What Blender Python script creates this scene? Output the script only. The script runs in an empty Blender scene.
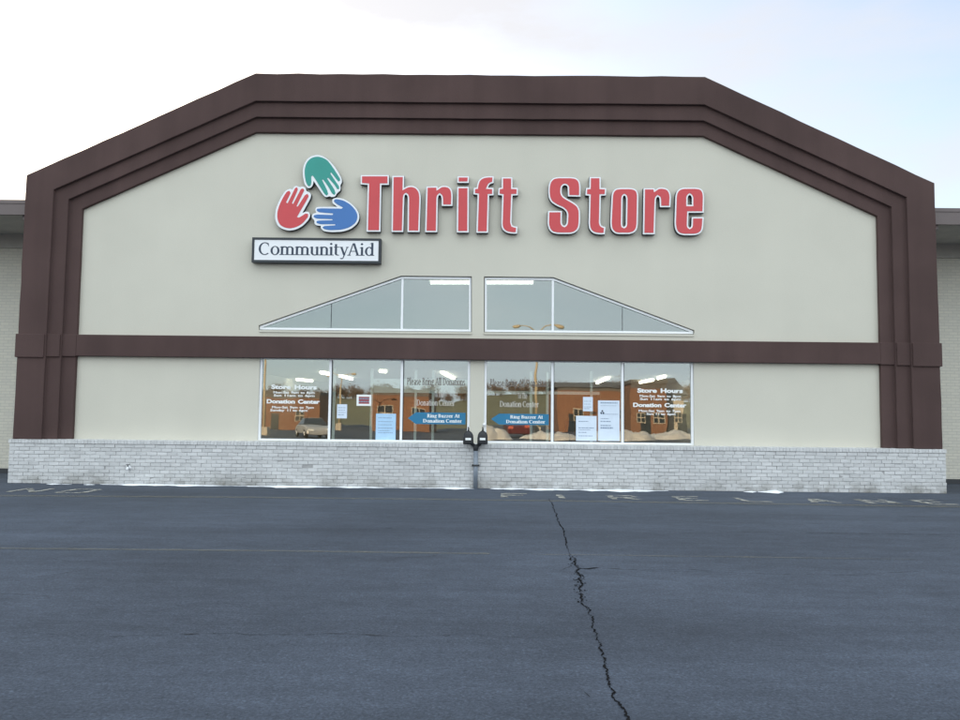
import bpy, bmesh, math, random
import numpy as np
from mathutils import Vector, Matrix, noise as mnoise

S = bpy.context.scene
COL = S.collection
R = math.radians

# ------------------------------------------------------------------ camera numbers
F = 800.0                                   # focal length in photo pixels (960 wide)
CAM = Vector((0.1835, -17.345, 1.4705))
PITCH, ROLL, YAW = 0.0732, 0.0108, -0.0067
_fw = Vector((math.sin(YAW) * math.cos(PITCH), math.cos(YAW) * math.cos(PITCH), math.sin(PITCH)))
_rt = Vector((math.cos(YAW), -math.sin(YAW), 0))
_up = _rt.cross(_fw)
RT = math.cos(ROLL) * _rt + math.sin(ROLL) * _up
UP = math.cos(ROLL) * _up - math.sin(ROLL) * _rt


def ray(px, py):
    return _fw + RT * ((px - 480) / F) - UP * ((py - 360) / F)


def at(px, py, Y=0.0):
    """point of the upright plane at depth Y that was measured at a photo pixel"""
    d = ray(px, py)
    return CAM + d * ((Y - CAM.y) / d.y)


def xz(px, py, Y=0.0):
    p = at(px, py, Y)
    return (p.x, p.z)


def gnd(px, py, z=0.0):
    d = ray(px, py)
    return CAM + d * ((z - CAM.z) / d.z)


# ------------------------------------------------------------------ object helpers
OFF = {}


def tag(o, label=None, cat=None, group=None, kind=None):
    if label: o['label'] = label
    if cat: o['category'] = cat
    if group: o['group'] = group
    if kind: o['kind'] = kind
    return o


def thing(name, label, cat, loc=(0, 0, 0), group=None):
    o = bpy.data.objects.new(name, None)
    o.empty_display_size = 0.3
    COL.objects.link(o)
    o.location = loc
    OFF[o.name] = Vector(loc)
    return tag(o, label, cat, group)


def link(name, me, mat, parent=None, origin=None):
    """link a mesh given in world coordinates"""
    o = bpy.data.objects.new(name, me)
    COL.objects.link(o)
    off = OFF[parent.name] if parent else Vector(origin or (0, 0, 0))
    if off.length > 0:
        me.transform(Matrix.Translation(-off))
    if parent:
        o.parent = parent
    else:
        o.location = off
    OFF[o.name] = off
    if mat: me.materials.append(mat)
    return o


class MB:
    def __init__(s): s.v = []; s.f = []; s.sm = []

    def add(s, vs, fs, smooth=False):
        n = len(s.v)
        s.v += [tuple(v) for v in vs]
        s.f += [tuple(i + n for i in f) for f in fs]
        s.sm += [smooth] * len(fs)
        return s

    def box(s, x0, x1, y0, y1, z0, z1):
        v = [(x, y, z) for z in (z0, z1) for y in (y0, y1) for x in (x0, x1)]
        return s.add(v, [(0, 2, 3, 1), (4, 5, 7, 6), (0, 1, 5, 4), (2, 6, 7, 3), (0, 4, 6, 2), (1, 3, 7, 5)])

    def tube(s, pts, r, n=10, cap=True, smooth=True):
        pts = [Vector(p) for p in pts]
        rs = r if isinstance(r, (list, tuple)) else [r] * len(pts)
        vs = []; fs = []
        ref = None
        for i, p in enumerate(pts):
            t = (pts[min(i + 1, len(pts) - 1)] - pts[max(i - 1, 0)]).normalized()
            a = Vector((0, 0, 1)) if abs(t.z) < .9 else Vector((1, 0, 0))
            if ref is not None: a = ref
            u = (a - t * a.dot(t)).normalized(); w = t.cross(u); ref = u
            for k in range(n):
                th = 2 * math.pi * k / n
                vs.append(p + (u * math.cos(th) + w * math.sin(th)) * rs[i])
        for i in range(len(pts) - 1):
            for k in range(n):
                a = i * n + k; b = i * n + (k + 1) % n
                fs.append((a, b, b + n, a + n))
        if cap:
            fs.append(tuple(range(n))[::-1]); fs.append(tuple((len(pts) - 1) * n + k for k in range(n)))
        return s.add(vs, fs, smooth)

    def prism(s, poly, y0, y1):
        """convex/simple polygon in XZ, between depths y0 (front) and y1"""
        n = len(poly)
        v = [(x, y0, z) for x, z in poly] + [(x, y1, z) for x, z in poly]
        f = [tuple(range(n)), tuple(range(2 * n - 1, n - 1, -1))]
        f += [(i, i + n, (i + 1) % n + n, (i + 1) % n) for i in range(n)]
        return s.add(v, f)

    def mesh(s, name, weld=False):
        me = bpy.data.meshes.new(name)
        me.from_pydata(s.v, [], s.f)
        me.polygons.foreach_set('use_smooth', s.sm)
        bm = bmesh.new(); bm.from_mesh(me)
        if weld: bmesh.ops.remove_doubles(bm, verts=bm.verts, dist=1e-5)
        bmesh.ops.recalc_face_normals(bm, faces=bm.faces)
        bm.to_mesh(me); bm.free(); me.update()
        return me

    def build(s, name, mat, parent=None, origin=None, bevel=0.0, weld=False):
        o = link(name, s.mesh(name, weld), mat, parent, origin)
        if bevel:
            m = o.modifiers.new('bevel', 'BEVEL'); m.width = bevel; m.segments = 2
            m.limit_method = 'ANGLE'; m.angle_limit = R(35)
        return o


def curve_mesh(name, polys, y0, y1):
    """2D outlines (outer loops and holes, XZ) filled and extruded between depths y0 (front) and y1"""
    cu = bpy.data.curves.new(name, 'CURVE')
    cu.dimensions = '2D'; cu.fill_mode = 'BOTH'; cu.extrude = abs(y1 - y0) / 2
    for p in polys:
        sp = cu.splines.new('POLY'); sp.points.add(len(p) - 1)
        for q, (x, z) in zip(sp.points, p): q.co = (x, z, 0, 1)
        sp.use_cyclic_u = True
    return _curve_to_mesh(name, cu, (y0 + y1) / 2)


def _curve_to_mesh(name, cu, yc):
    ob = bpy.data.objects.new(name, cu)
    COL.objects.link(ob)
    dg = bpy.context.evaluated_depsgraph_get()
    me = bpy.data.meshes.new_from_object(ob.evaluated_get(dg))
    bpy.data.objects.remove(ob); bpy.data.curves.remove(cu)
    me.materials.clear()
    me.transform(Matrix(((1, 0, 0, 0), (0, 0, -1, yc), (0, 1, 0, 0), (0, 0, 0, 1))))
    me.name = name
    return me


def sans(name, lines, y, mat, parent, thick=0.002):
    """lines: (text, x left, x right, z baseline, cap height, boldness) set in the built-in font, one mesh a word"""
    for text, x0, x1, zb, hgt, bold in lines:
        ws = []
        for word in text.split():
            cu = bpy.data.curves.new(name, 'FONT')
            cu.body = word; cu.align_x = 'LEFT'; cu.size = hgt / 0.73; cu.extrude = thick / 2
            cu.offset = bold; cu.resolution_u = 3
            me = _curve_to_mesh(name, cu, y)
            ws.append((me, max(v.co.x for v in me.vertices)))
        gap = hgt * .55
        k = (x1 - x0) / (sum(w for _, w in ws) + gap * (len(ws) - 1))
        cx = 0
        for me, w in ws:
            me.transform(Matrix.Translation((cx, 0, 0)))
            me.transform(Matrix.Diagonal((k, 1, 1, 1)))
            me.transform(Matrix.Translation((x0, 0, zb)))
            link(name, me, mat, parent)
            cx += w + gap


# ---- a small Roman (serif) letter set, drawn as strokes: stem width T, hairline H, unit = cap height
def serif_glyph(ch, T, H):
    P = []
    X = 0.70                      # x-height
    def q(*pts): P.append(list(pts))
    def bar(x0, y0, x1, y1, w): q((x0 - w / 2, y0), (x0 + w / 2, y0), (x1 + w / 2, y1), (x1 - w / 2, y1))
    def hb(x0, x1, y, t=None): t = t or H; q((x0, y), (x1, y), (x1, y + t), (x0, y + t))
    def foot(x, y, w=None): hb(x - (w or T * 1.15), x + (w or T * 1.15), y)
    def flag(x, y): q((x - T * 1.2, y - H * 1.6), (x, y - H * 1.6), (x, y), (x - T * .3, y))
    def arc(cx, cy, rx, ry, a0, a1, tx, ty, n=18):
        o = []; i = []
        for k in range(n + 1):
            a = R(a0 + (a1 - a0) * k / n)
            o.append((cx + rx * math.cos(a), cy + ry * math.sin(a)))
            i.append((cx + (rx - tx) * math.cos(a), cy + (ry - ty) * math.sin(a)))
        P.append(o + i[::-1])
    def stem(x, y0, y1, ft=True, fl=True):
        bar(x, y0, x, y1, T)
        if ft: foot(x, y0)
        if fl: flag(x, y1)
    h2 = T / 2
    if ch == 'C':
        arc(.42, .5, .42, .52, 48, 312, T, H * 1.2); q((.66, .98), (.70, .70), (.66, .70), (.62, .86)); w = .78
    elif ch == 'A':
        bar(.12, 0, .40, 1, H * 1.3); bar(.72, 0, .44, 1, T); hb(.22, .62, .32); foot(.12, 0, .12); foot(.72, 0, .14); w = .86
    elif ch == 'B':
        bar(.14, 0, .14, 1, T); foot(.12, 0, .12); foot(.12, 1 - H, .12)
        arc(.30, .76, .26, .24, -90, 90, T, H); arc(.30, .27, .32, .27, -90, 90, T, H)
        hb(.14, .31, 0); hb(.14, .31, 1 - H); hb(.14, .31, .515); w = .70
    elif ch == 'D':
        bar(.14, 0, .14, 1, T); foot(.12, 0, .12); foot(.12, 1 - H, .12); hb(.14, .34, 0); hb(.14, .34, 1 - H)
        arc(.33, .5, .43, .5, -90, 90, T, H); w = .84
    elif ch in 'PR':
        bar(.14, 0, .14, 1, T); foot(.14, 0, .14); foot(.12, 1 - H, .12); hb(.14, .31, 1 - H); hb(.14, .31, .46)
        arc(.30, .73, .28, .27, -90, 90, T, H); w = .64
        if ch == 'R': bar(.62, 0, .36, .47, T); foot(.66, 0, .11); w = .76
    elif ch == 'T':
        bar(.36, 0, .36, 1, T); foot(.36, 0, .14); hb(.02, .70, 1 - H * 1.2, H * 1.2)
        bar(.04, .78, .03, 1, H); bar(.68, .78, .69, 1, H); w = .74
    elif ch in 'nmhu':
        w = .66
        if ch == 'u':
            bar(.14, .2, .14, X, T); flag(.14, X); stem(.50, 0, X, False, True); foot(.53, 0, T * .8)
            arc(.33, .22, .19 + h2, .24, 180, 300, T, H * 1.3)
        else:
            stem(.14, 0, 1.05 if ch == 'h' else X); stem(.50, 0, X - .2, True, False)
            arc(.32, X - .22, .18 + h2, .23, 0, 145, T, H * 1.4)
            if ch == 'm':
                stem(.86, 0, X - .2, True, False); arc(.68, X - .22, .18 + h2, .23, 0, 145, T, H * 1.4); w = 1.02
    elif ch == 'r':
        stem(.14, 0, X); arc(.32, X - .20, .20, .21, 50, 150, T, H * 1.6); q((.36, X - .02), (.46, X - .04), (.46, X - .16), (.38, X - .14)); w = .48
    elif ch == 'i':
        stem(.14, 0, X); arc(.13, .93, .085, .085, 0, 360, .08, .08, 12); w = .30
    elif ch == 'l':
        stem(.14, 0, 1.05); w = .30
    elif ch == 'I':
        bar(.17, 0, .17, 1, T); foot(.17, 0, .14); foot(.17, 1 - H, .14); w = .36
    elif ch == 't':
        bar(.16, .14, .16, .92, T); arc(.30, .15, .14 + h2, .16, 180, 300, T, H * 1.2); hb(.02, .38, X - H); w = .40
    elif ch == 'y':
        bar(.12, X, .34, .02, T); bar(.54, X, .26, -.20, H * 1.2); foot(.12, X - H, .11); foot(.54, X - H, .09)
        arc(.16, -.20, .13, .10, 200, 350, T * .8, H * 1.5); w = .54
    elif ch == 'd':
        bar(.54, 0, .54, 1.05, T); flag(.54, 1.05); foot(.58, 0, T * .7)
        arc(.33, X / 2, .29, X / 2 + .02, 38, 322, T, H * 1.2); w = .70
    elif ch == 'o':
        arc(.34, X / 2, .31, X / 2 + .02, 0, 360, T, H * 1.1, 26); w = .68
    elif ch == 'e':
        arc(.33, X / 2, .30, X / 2 + .02, 0, 322, T, H * 1.2); hb(.10, .62, X / 2); w = .64
    elif ch == 'a':
        bar(.44, .10, .44, X - .2, T); arc(.26, X - .21, .18 + h2, .22, 0, 140, T, H * 1.3)
        arc(.27, .19, .22, .21, 20, 340, T, H); foot(.50, 0, T * .8); w = .58
    elif ch == 'g':
        arc(.29, .48, .24, .23, 0, 360, T, H); arc(.29, -.06, .28, .17, 0, 360, T * .8, H * 1.2)
        bar(.14, .08, .20, .30, H * 1.4); hb(.44, .62, .62, H * 1.4); w = .62
    elif ch == 's':
        arc(.25, .52, .19, .19, 30, 260, T * .9, H * 1.2); arc(.25, .18, .20, .19, -150, 80, T * .9, H * 1.2); w = .48
    elif ch == 'z':
        hb(.05, .50, 0); hb(.05, .50, X - H); bar(.13, H, .42, X - H, T); w = .55
    elif ch == 'N':
        bar(.14, 0, .14, 1, H * 1.2); bar(.18, 1, .66, 0, T); bar(.68, 0, .68, 1, H * 1.2); foot(.14, 0, .11); foot(.12, 1 - H, .11); foot(.68, 1 - H, .11); w = .82
    else:
        w = .32
    return P, w


def serif(name, lines, y, mat, parent, thick=0.004):
    """lines: (text, x left, x right, z baseline, cap height, T, H), one mesh a line"""
    k = 0
    for text, x0, x1, zb, hgt, T, H in lines:
        m = MB()
        gl = [serif_glyph(c, T, H) for c in text]
        tot = sum(w for _, w in gl)
        sx = (x1 - x0) / tot
        cx = 0.0
        for c_, (polys, w) in zip(text, gl):
            if c_ == ' ' and m.v:
                m.build(name, mat, parent); m = MB()
            for p in polys:
                e = (k % 7) * 0.0002; k += 1
                m.prism([(x0 + (cx + a) * sx, zb + b * hgt) for a, b in p], y - e, y + thick)
            cx += w
        m.build(name, mat, parent)


def inset(poly, d):
    """offset a simple polygon inwards by d"""
    n = len(poly)
    area = sum(poly[i][0] * poly[(i + 1) % n][1] - poly[(i + 1) % n][0] * poly[i][1] for i in range(n))
    sg = 1 if area > 0 else -1
    out = []
    for i in range(n):
        p0, p1, p2 = (Vector(poly[i - 1]), Vector(poly[i]), Vector(poly[(i + 1) % n]))
        e1 = (p1 - p0).normalized(); e2 = (p2 - p1).normalized()
        n1 = Vector((-e1.y, e1.x)) * sg; n2 = Vector((-e2.y, e2.x)) * sg
        b = n1 + n2
        den = max(1 + n1.dot(n2), 0.35)
        q = p1 + b * (d / den)
        out.append((q.x, q.y))
    return out


# ------------------------------------------------------------------ materials
def mat(name, col, rough=0.7, var=0.0, vscale=3.0, bump=0.0, bscale=60.0, metal=0.0, spec=0.5, stretch=(1, 1, 1), dirt=None):
    m = bpy.data.materials.new(name); m.use_nodes = True
    nt = m.node_tree; b = nt.nodes['Principled BSDF']
    b.inputs['Base Color'].default_value = (*col, 1); b.inputs['Roughness'].default_value = rough
    b.inputs['Metallic'].default_value = metal; b.inputs['Specular IOR Level'].default_value = spec
    tc = nt.nodes.new('ShaderNodeTexCoord')
    mp = nt.nodes.new('ShaderNodeMapping'); mp.inputs['Scale'].default_value = stretch
    nt.links.new(tc.outputs['Object'], mp.inputs['Vector'])
    if var:
        nz = nt.nodes.new('ShaderNodeTexNoise'); nz.inputs['Scale'].default_value = vscale; nz.inputs['Detail'].default_value = 6
        nz.inputs['Roughness'].default_value = .62
        nt.links.new(mp.outputs[0], nz.inputs['Vector'])
        rp = nt.nodes.new('ShaderNodeValToRGB')
        rp.color_ramp.elements[0].position = .28; rp.color_ramp.elements[1].position = .72
        rp.color_ramp.elements[0].color = (*[c * (1 - var) for c in col], 1)
        rp.color_ramp.elements[1].color = (*[min(1, c * (1 + var)) for c in col], 1)
        nt.links.new(nz.outputs['Fac'], rp.inputs['Fac'])
        nt.links.new(rp.outputs['Color'], b.inputs['Base Color'])
    if bump:
        nb = nt.nodes.new('ShaderNodeTexNoise'); nb.inputs['Scale'].default_value = bscale; nb.inputs['Detail'].default_value = 4
        nt.links.new(tc.outputs['Object'], nb.inputs['Vector'])
        bp = nt.nodes.new('ShaderNodeBump'); bp.inputs['Strength'].default_value = bump; bp.inputs['Distance'].default_value = .01
        nt.links.new(nb.outputs['Fac'], bp.inputs['Height']); nt.links.new(bp.outputs['Normal'], b.inputs['Normal'])
    return m


def emit(name, col, s):
    m = bpy.data.materials.new(name); m.use_nodes = True
    b = m.node_tree.nodes['Principled BSDF']
    b.inputs['Base Color'].default_value = (.8, .8, .8, 1)
    b.inputs['Emission Color'].default_value = (*col, 1); b.inputs['Emission Strength'].default_value = s
    return m


def glass(name, refl, tint):
    m = bpy.data.materials.new(name); m.use_nodes = True
    nt = m.node_tree; nt.nodes.clear()
    out = nt.nodes.new('ShaderNodeOutputMaterial'); mx = nt.nodes.new('ShaderNodeMixShader')
    tr = nt.nodes.new('ShaderNodeBsdfTransparent'); tr.inputs[0].default_value = (*tint, 1)
    gl = nt.nodes.new('ShaderNodeBsdfGlossy'); gl.inputs['Roughness'].default_value = 0.0
    gl.inputs['Color'].default_value = (.97, 1, .99, 1)
    # slow ripple of float glass so that mirrored lines waver a little
    tc = nt.nodes.new('ShaderNodeTexCoord'); nz = nt.nodes.new('ShaderNodeTexNoise'); nz.inputs['Scale'].default_value = 1.3
    nz.inputs['Detail'].default_value = 1
    bp = nt.nodes.new('ShaderNodeBump'); bp.inputs['Strength'].default_value = .12; bp.inputs['Distance'].default_value = .012
    nt.links.new(tc.outputs['Object'], nz.inputs['Vector']); nt.links.new(nz.outputs['Fac'], bp.inputs['Height'])
    nt.links.new(bp.outputs['Normal'], gl.inputs['Normal'])
    mx.inputs[0].default_value = refl
    nt.links.new(tr.outputs[0], mx.inputs[1]); nt.links.new(gl.outputs[0], mx.inputs[2]); nt.links.new(mx.outputs[0], out.inputs[0])
    return m


def worn_paint(name, col, lo, hi, scale):
    m = bpy.data.materials.new(name); m.use_nodes = True
    nt = m.node_tree; b = nt.nodes['Principled BSDF']; out = nt.nodes['Material Output']
    b.inputs['Base Color'].default_value = (*col, 1); b.inputs['Roughness'].default_value = .8
    tc = nt.nodes.new('ShaderNodeTexCoord')
    nz = nt.nodes.new('ShaderNodeTexNoise'); nz.inputs['Scale'].default_value = scale; nz.inputs['Detail'].default_value = 8
    nz.inputs['Roughness'].default_value = .7
    mr = nt.nodes.new('ShaderNodeMapRange'); mr.inputs[1].default_value = lo; mr.inputs[2].default_value = hi
    tr = nt.nodes.new('ShaderNodeBsdfTransparent'); mx = nt.nodes.new('ShaderNodeMixShader')
    nt.links.new(tc.outputs['Object'], nz.inputs['Vector']); nt.links.new(nz.outputs['Fac'], mr.inputs[0])
    nt.links.new(mr.outputs[0], mx.inputs[0]); nt.links.new(tr.outputs[0], mx.inputs[1]); nt.links.new(b.outputs[0], mx.inputs[2])
    nt.links.new(mx.outputs[0], out.inputs[0])
    return m


def asphalt_mat():
    m = bpy.data.materials.new('asphalt'); m.use_nodes = True
    nt = m.node_tree; b = nt.nodes['Principled BSDF']; L = nt.links.new
    b.inputs['Roughness'].default_value = .85; b.inputs['Specular IOR Level'].default_value = .35
    tc = nt.nodes.new('ShaderNodeTexCoord')
    def noise(scale, detail, stretch=(1, 1, 1), rough=.6):
        mp = nt.nodes.new('ShaderNodeMapping'); mp.inputs['Scale'].default_value = stretch
        n = nt.nodes.new('ShaderNodeTexNoise'); n.inputs['Scale'].default_value = scale; n.inputs['Detail'].default_value = detail
        n.inputs['Roughness'].default_value = rough
        L(tc.outputs['Object'], mp.inputs[0]); L(mp.outputs[0], n.inputs['Vector']); return n.outputs['Fac']
    def mr(v, a, c, d, e):
        n = nt.nodes.new('ShaderNodeMapRange'); n.inputs[1].default_value = a; n.inputs[2].default_value = c
        n.inputs[3].default_value = d; n.inputs[4].default_value = e; L(v, n.inputs[0]); return n.outputs[0]
    def mul(a, c):
        n = nt.nodes.new('ShaderNodeMath'); n.operation = 'MULTIPLY'; L(a, n.inputs[0]); L(c, n.inputs[1]); return n.outputs[0]
    big = mr(noise(.22, 5), .3, .7, .74, 1.24)                       # worn and patched areas
    roll = mr(noise(.9, 5, (.10, 1.2, 1), .65), .3, .7, .80, 1.18)     # long bands left by the paver, parallel to the shop
    mid = mr(noise(5, 6, (.55, 1, 1), .7), .25, .75, .78, 1.22)
    grit = mr(noise(55, 3, (1, 1, 1), .7), .3, .72, .58, 1.42)
    grain = mr(noise(24, 5, (.8, 1, 1), .8), .32, .68, .74, 1.26)
    v = nt.nodes.new('ShaderNodeTexVoronoi'); v.inputs['Scale'].default_value = 95; L(tc.outputs['Object'], v.inputs['Vector'])
    sep = nt.nodes.new('ShaderNodeSeparateColor'); L(v.outputs['Color'], sep.inputs[0])
    stone = mr(sep.outputs[0], .86, 1.0, 1.0, 1.35)
    stain = mr(noise(.75, 4, (.6, 1, 1), .75), .60, .74, 1.0, .70)       # oil and tyre marks
    tot = mul(mul(mul(mul(mul(big, roll), stain), grain), mul(mid, grit)), stone)
    mx = nt.nodes.new('ShaderNodeMix'); mx.data_type = 'RGBA'; mx.blend_type = 'MULTIPLY'; mx.inputs[0].default_value = 1
    mx.inputs[6].default_value = (.060, .073, .097, 1)
    cb = nt.nodes.new('ShaderNodeCombineColor')
    for i in range(3): L(tot, cb.inputs[i])
    L(cb.outputs[0], mx.inputs[7]); L(mx.outputs[2], b.inputs['Base Color'])
    bp = nt.nodes.new('ShaderNodeBump'); bp.inputs['Strength'].default_value = .5; bp.inputs['Distance'].default_value = .006
    L(mul(noise(80, 4), grit), bp.inputs['Height']); L(bp.outputs[0], b.inputs['Normal'])
    return m


def stucco_mat(name, col, var, streak):
    """roughcast render with faint vertical weather streaks and fine grain"""
    m = bpy.data.materials.new(name); m.use_nodes = True
    nt = m.node_tree; b = nt.nodes['Principled BSDF']; L = nt.links.new
    b.inputs['Roughness'].default_value = .9; b.inputs['Specular IOR Level'].default_value = .25
    tc = nt.nodes.new('ShaderNodeTexCoord')
    def noise(scale, detail, stretch, a, c, d, e):
        mp = nt.nodes.new('ShaderNodeMapping'); mp.inputs['Scale'].default_value = stretch
        n = nt.nodes.new('ShaderNodeTexNoise'); n.inputs['Scale'].default_value = scale; n.inputs['Detail'].default_value = detail
        r = nt.nodes.new('ShaderNodeMapRange'); r.inputs[1].default_value = a; r.inputs[2].default_value = c
        r.inputs[3].default_value = d; r.inputs[4].default_value = e
        L(tc.outputs['Object'], mp.inputs[0]); L(mp.outputs[0], n.inputs['Vector']); L(n.outputs['Fac'], r.inputs[0]); return r.outputs[0], n.outputs['Fac']
    a, _ = noise(.55, 5, (1, 1, 1), .3, .7, 1 - var, 1 + var)
    s, _ = noise(1.0, 5, (2.6, 1, .16), .3, .7, 1 - streak, 1 + streak)
    g, gf = noise(70, 3, (1, 1, 1), .3, .7, .95, 1.05)
    m1 = nt.nodes.new('ShaderNodeMath'); m1.operation = 'MULTIPLY'; L(a, m1.inputs[0]); L(s, m1.inputs[1])
    m2 = nt.nodes.new('ShaderNodeMath'); m2.operation = 'MULTIPLY'; L(m1.outputs[0], m2.inputs[0]); L(g, m2.inputs[1])
    cb = nt.nodes.new('ShaderNodeCombineColor')
    for i in range(3): L(m2.outputs[0], cb.inputs[i])
    mx = nt.nodes.new('ShaderNodeMix'); mx.data_type = 'RGBA'; mx.blend_type = 'MULTIPLY'; mx.inputs[0].default_value = 1
    mx.inputs[6].default_value = (*col, 1); L(cb.outputs[0], mx.inputs[7]); L(mx.outputs[2], b.inputs['Base Color'])
    bp = nt.nodes.new('ShaderNodeBump'); bp.inputs['Strength'].default_value = .5; bp.inputs['Distance'].default_value = .006
    L(gf, bp.inputs['Height']); L(bp.outputs[0], b.inputs['Normal'])
    return m


def brick_mat(name, c1, c2, mortar, scale=1.0, bw=.215, bh=.075):
    m = bpy.data.materials.new(name); m.use_nodes = True
    nt = m.node_tree; b = nt.nodes['Principled BSDF']; L = nt.links.new
    b.inputs['Roughness'].default_value = .85
    tc = nt.nodes.new('ShaderNodeTexCoord')
    sp = nt.nodes.new('ShaderNodeSeparateXYZ'); cb = nt.nodes.new('ShaderNodeCombineXYZ')
    ad = nt.nodes.new('ShaderNodeMath'); ad.operation = 'ADD'
    L(tc.outputs['Object'], sp.inputs[0]); L(sp.outputs[0], ad.inputs[0]); L(sp.outputs[1], ad.inputs[1])
    L(ad.outputs[0], cb.inputs[0]); L(sp.outputs[2], cb.inputs[1])
    br = nt.nodes.new('ShaderNodeTexBrick'); br.inputs['Scale'].default_value = scale
    br.inputs['Brick Width'].default_value = bw; br.inputs['Row Height'].default_value = bh; br.inputs['Mortar Size'].default_value = .007
    br.inputs['Color1'].default_value = (*c1, 1); br.inputs['Color2'].default_value = (*c2, 1); br.inputs['Mortar'].default_value = (*mortar, 1)
    L(cb.outputs[0], br.inputs['Vector']); L(br.outputs['Color'], b.inputs['Base Color'])
    bp = nt.nodes.new('ShaderNodeBump'); bp.inputs['Strength'].default_value = .6; bp.inputs['Distance'].default_value = .006; bp.invert = True
    L(br.outputs['Fac'], bp.inputs['Height']); L(bp.outputs[0], b.inputs['Normal'])
    return m


M = dict(
    asphalt=asphalt_mat(),
    cream=stucco_mat('cream_stucco', (.592, .566, .482), .035, .007),
    brown=stucco_mat('brown_stucco', (.080, .050, .046), .14, .08),
    brick=mat('painted_brick', (.555, .555, .55), .75, .06, 5.0, .5, 45),
    mortar=mat('painted_mortar', (.34, .335, .33), .9, .15, 6, .5, 60),
    wingbrick=brick_mat('cream_brick', (.62, .59, .50), (.57, .545, .47), (.50, .48, .42)),
    fascia=mat('brown_fascia_metal', (.135, .105, .100), .5, .08, 2),
    soffit=mat('soffit_board', (.42, .40, .36), .8, .1, 3),
    alum=mat('white_aluminium', (.84, .85, .86), .4, .03, 4),
    sealant=mat('dark_sealant', (.03, .035, .04), .7),
    glass=glass('shop_glass', .14, (.88, .92, .90)),
    glass_up=glass('clerestory_glass', .16, (.66, .72, .70)),
    white=mat('white_sign_face', (.80, .81, .82), .5, .03, 5),
    red=mat('red_sign_face', (.57, .052, .060), .42, .05, 2),
    green=mat('green_sign_face', (.014, .275, .225), .42, .05, 2),
    blue=mat('blue_sign_face', (.038, .155, .42), .42, .05, 2),
    ret=mat('dark_sign_return', (.022, .028, .034), .55, .1, 4),
    ink=mat('dark_blue_ink', (.028, .045, .075), .6),
    arrow=mat('teal_blue_sign', (.014, .165, .31), .5, .05, 3),
    vinyl=mat('white_vinyl', (.82, .84, .82), .6),
    vinyl_grey=worn_paint('pale_vinyl', (.66, .64, .60), .05, .40, 14),
    paper=mat('poster_paper', (.66, .74, .84), .7, .05, 6),
    paper_blue=mat('pale_blue_poster_paper', (.42, .62, .82), .7, .08, 6),
    vinyl_dark=mat('dark_grey_vinyl', (.16, .14, .12), .7),
    print=mat('grey_print', (.22, .28, .38), .8),
    redsign=mat('red_card', (.33, .05, .05), .6, .1, 8),
    black=mat('black_cover_vinyl', (.012, .013, .016), .5, .2, 8, .3, 12),
    pipe=mat('grey_painted_pipe', (.21, .24, .28), .5, .1, 6),
    dark=mat('dark_iron', (.03, .032, .036), .6, .1, 6),
    snow=mat('old_snow', (.84, .86, .88), .6, .05, 9, .6, 25),
    dirty_snow=mat('ploughed_dirty_snow', (.55, .53, .50), .7, .22, 2.5, .6, 25),
    crack=mat('crack_grit', (.015, .015, .016), 1.0, .4, 30, spec=.02),
    hair=worn_paint('hairline_crack', (.012, .012, .013), .36, .62, 3),
    line=worn_paint('worn_yellow_paint', (.22, .205, .15), .30, .95, 9),
    line2=worn_paint('worn_yellow_paint_thin', (.20, .195, .16), .25, .95, 6),
    letter=worn_paint('worn_letter_paint', (.42, .41, .36), .36, .60, 6),
    floor=mat('shop_floor', (.30, .26, .21), .4, .1, 2),
    inwall=mat('shop_wall', (.52, .50, .44), .8, .05, 1),
    ceil=mat('shop_ceiling', (.62, .63, .60), .8, .04, 1),
    wood=mat('brown_panel', (.20, .085, .030), .5, .35, 3, stretch=(1, 1, .2)),
    postm=mat('cream_metal_post', (.80, .79, .72), .4),
    lamp=emit('fluorescent_tube', (1, .95, .84), 4.5),
    lamp_in=emit('ceiling_fluorescent', (1, .90, .72), 3.5),
    roof=mat('roof_gravel', (.25, .24, .23), .9, .1, 2),
    rbrick=brick_mat('red_brick', (.27, .108, .055), (.19, .080, .042), (.24, .19, .14)),
    tan=mat('tan_siding', (.50, .44, .36), .8, .05, 1),
    shingle=mat('grey_shingle', (.13, .12, .115), .9, .15, 3),
    winglass=mat('far_window_glass', (.03, .04, .05), .15),
    grass=mat('winter_grass', (.17, .155, .075), .95, .25, .06, .4, 2),
    bark=mat('bark', (.085, .062, .045), .9, .2, 3),
    twig=mat('brown_twigs', (.15, .092, .055), .95, .3, 1),
    polem=mat('bronze_pole_paint', (.52, .42, .27), .5),
    silver=mat('silver_car_paint', (.50, .49, .47), .3, metal=.3),
    maroon=mat('maroon_car_paint', (.10, .012, .018), .25),
    rubber=mat('tyre_rubber', (.02, .02, .02), .9),
    carglass=mat('car_glass', (.02, .025, .03), .08),
    lampglass=mat('car_lamp', (.55, .12, .08), .2),
    chair=mat('dark_chair', (.02, .02, .024), .6),
)

# each painted brick a shade of its own
_nt = M['brick'].node_tree; _g = _nt.nodes.new('ShaderNodeNewGeometry'); _r = _nt.nodes.new('ShaderNodeMapRange')
_r.inputs[3].default_value = .92; _r.inputs[4].default_value = 1.08; _nt.links.new(_g.outputs['Random Per Island'], _r.inputs[0])
_m = _nt.nodes.new('ShaderNodeVectorMath'); _m.operation = 'SCALE'; _b = _nt.nodes['Principled BSDF']
_src = _b.inputs['Base Color'].links[0].from_socket
_nt.links.new(_src, _m.inputs[0]); _nt.links.new(_r.outputs[0], _m.inputs['Scale']); _nt.links.new(_m.outputs[0], _b.inputs['Base Color'])

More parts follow.
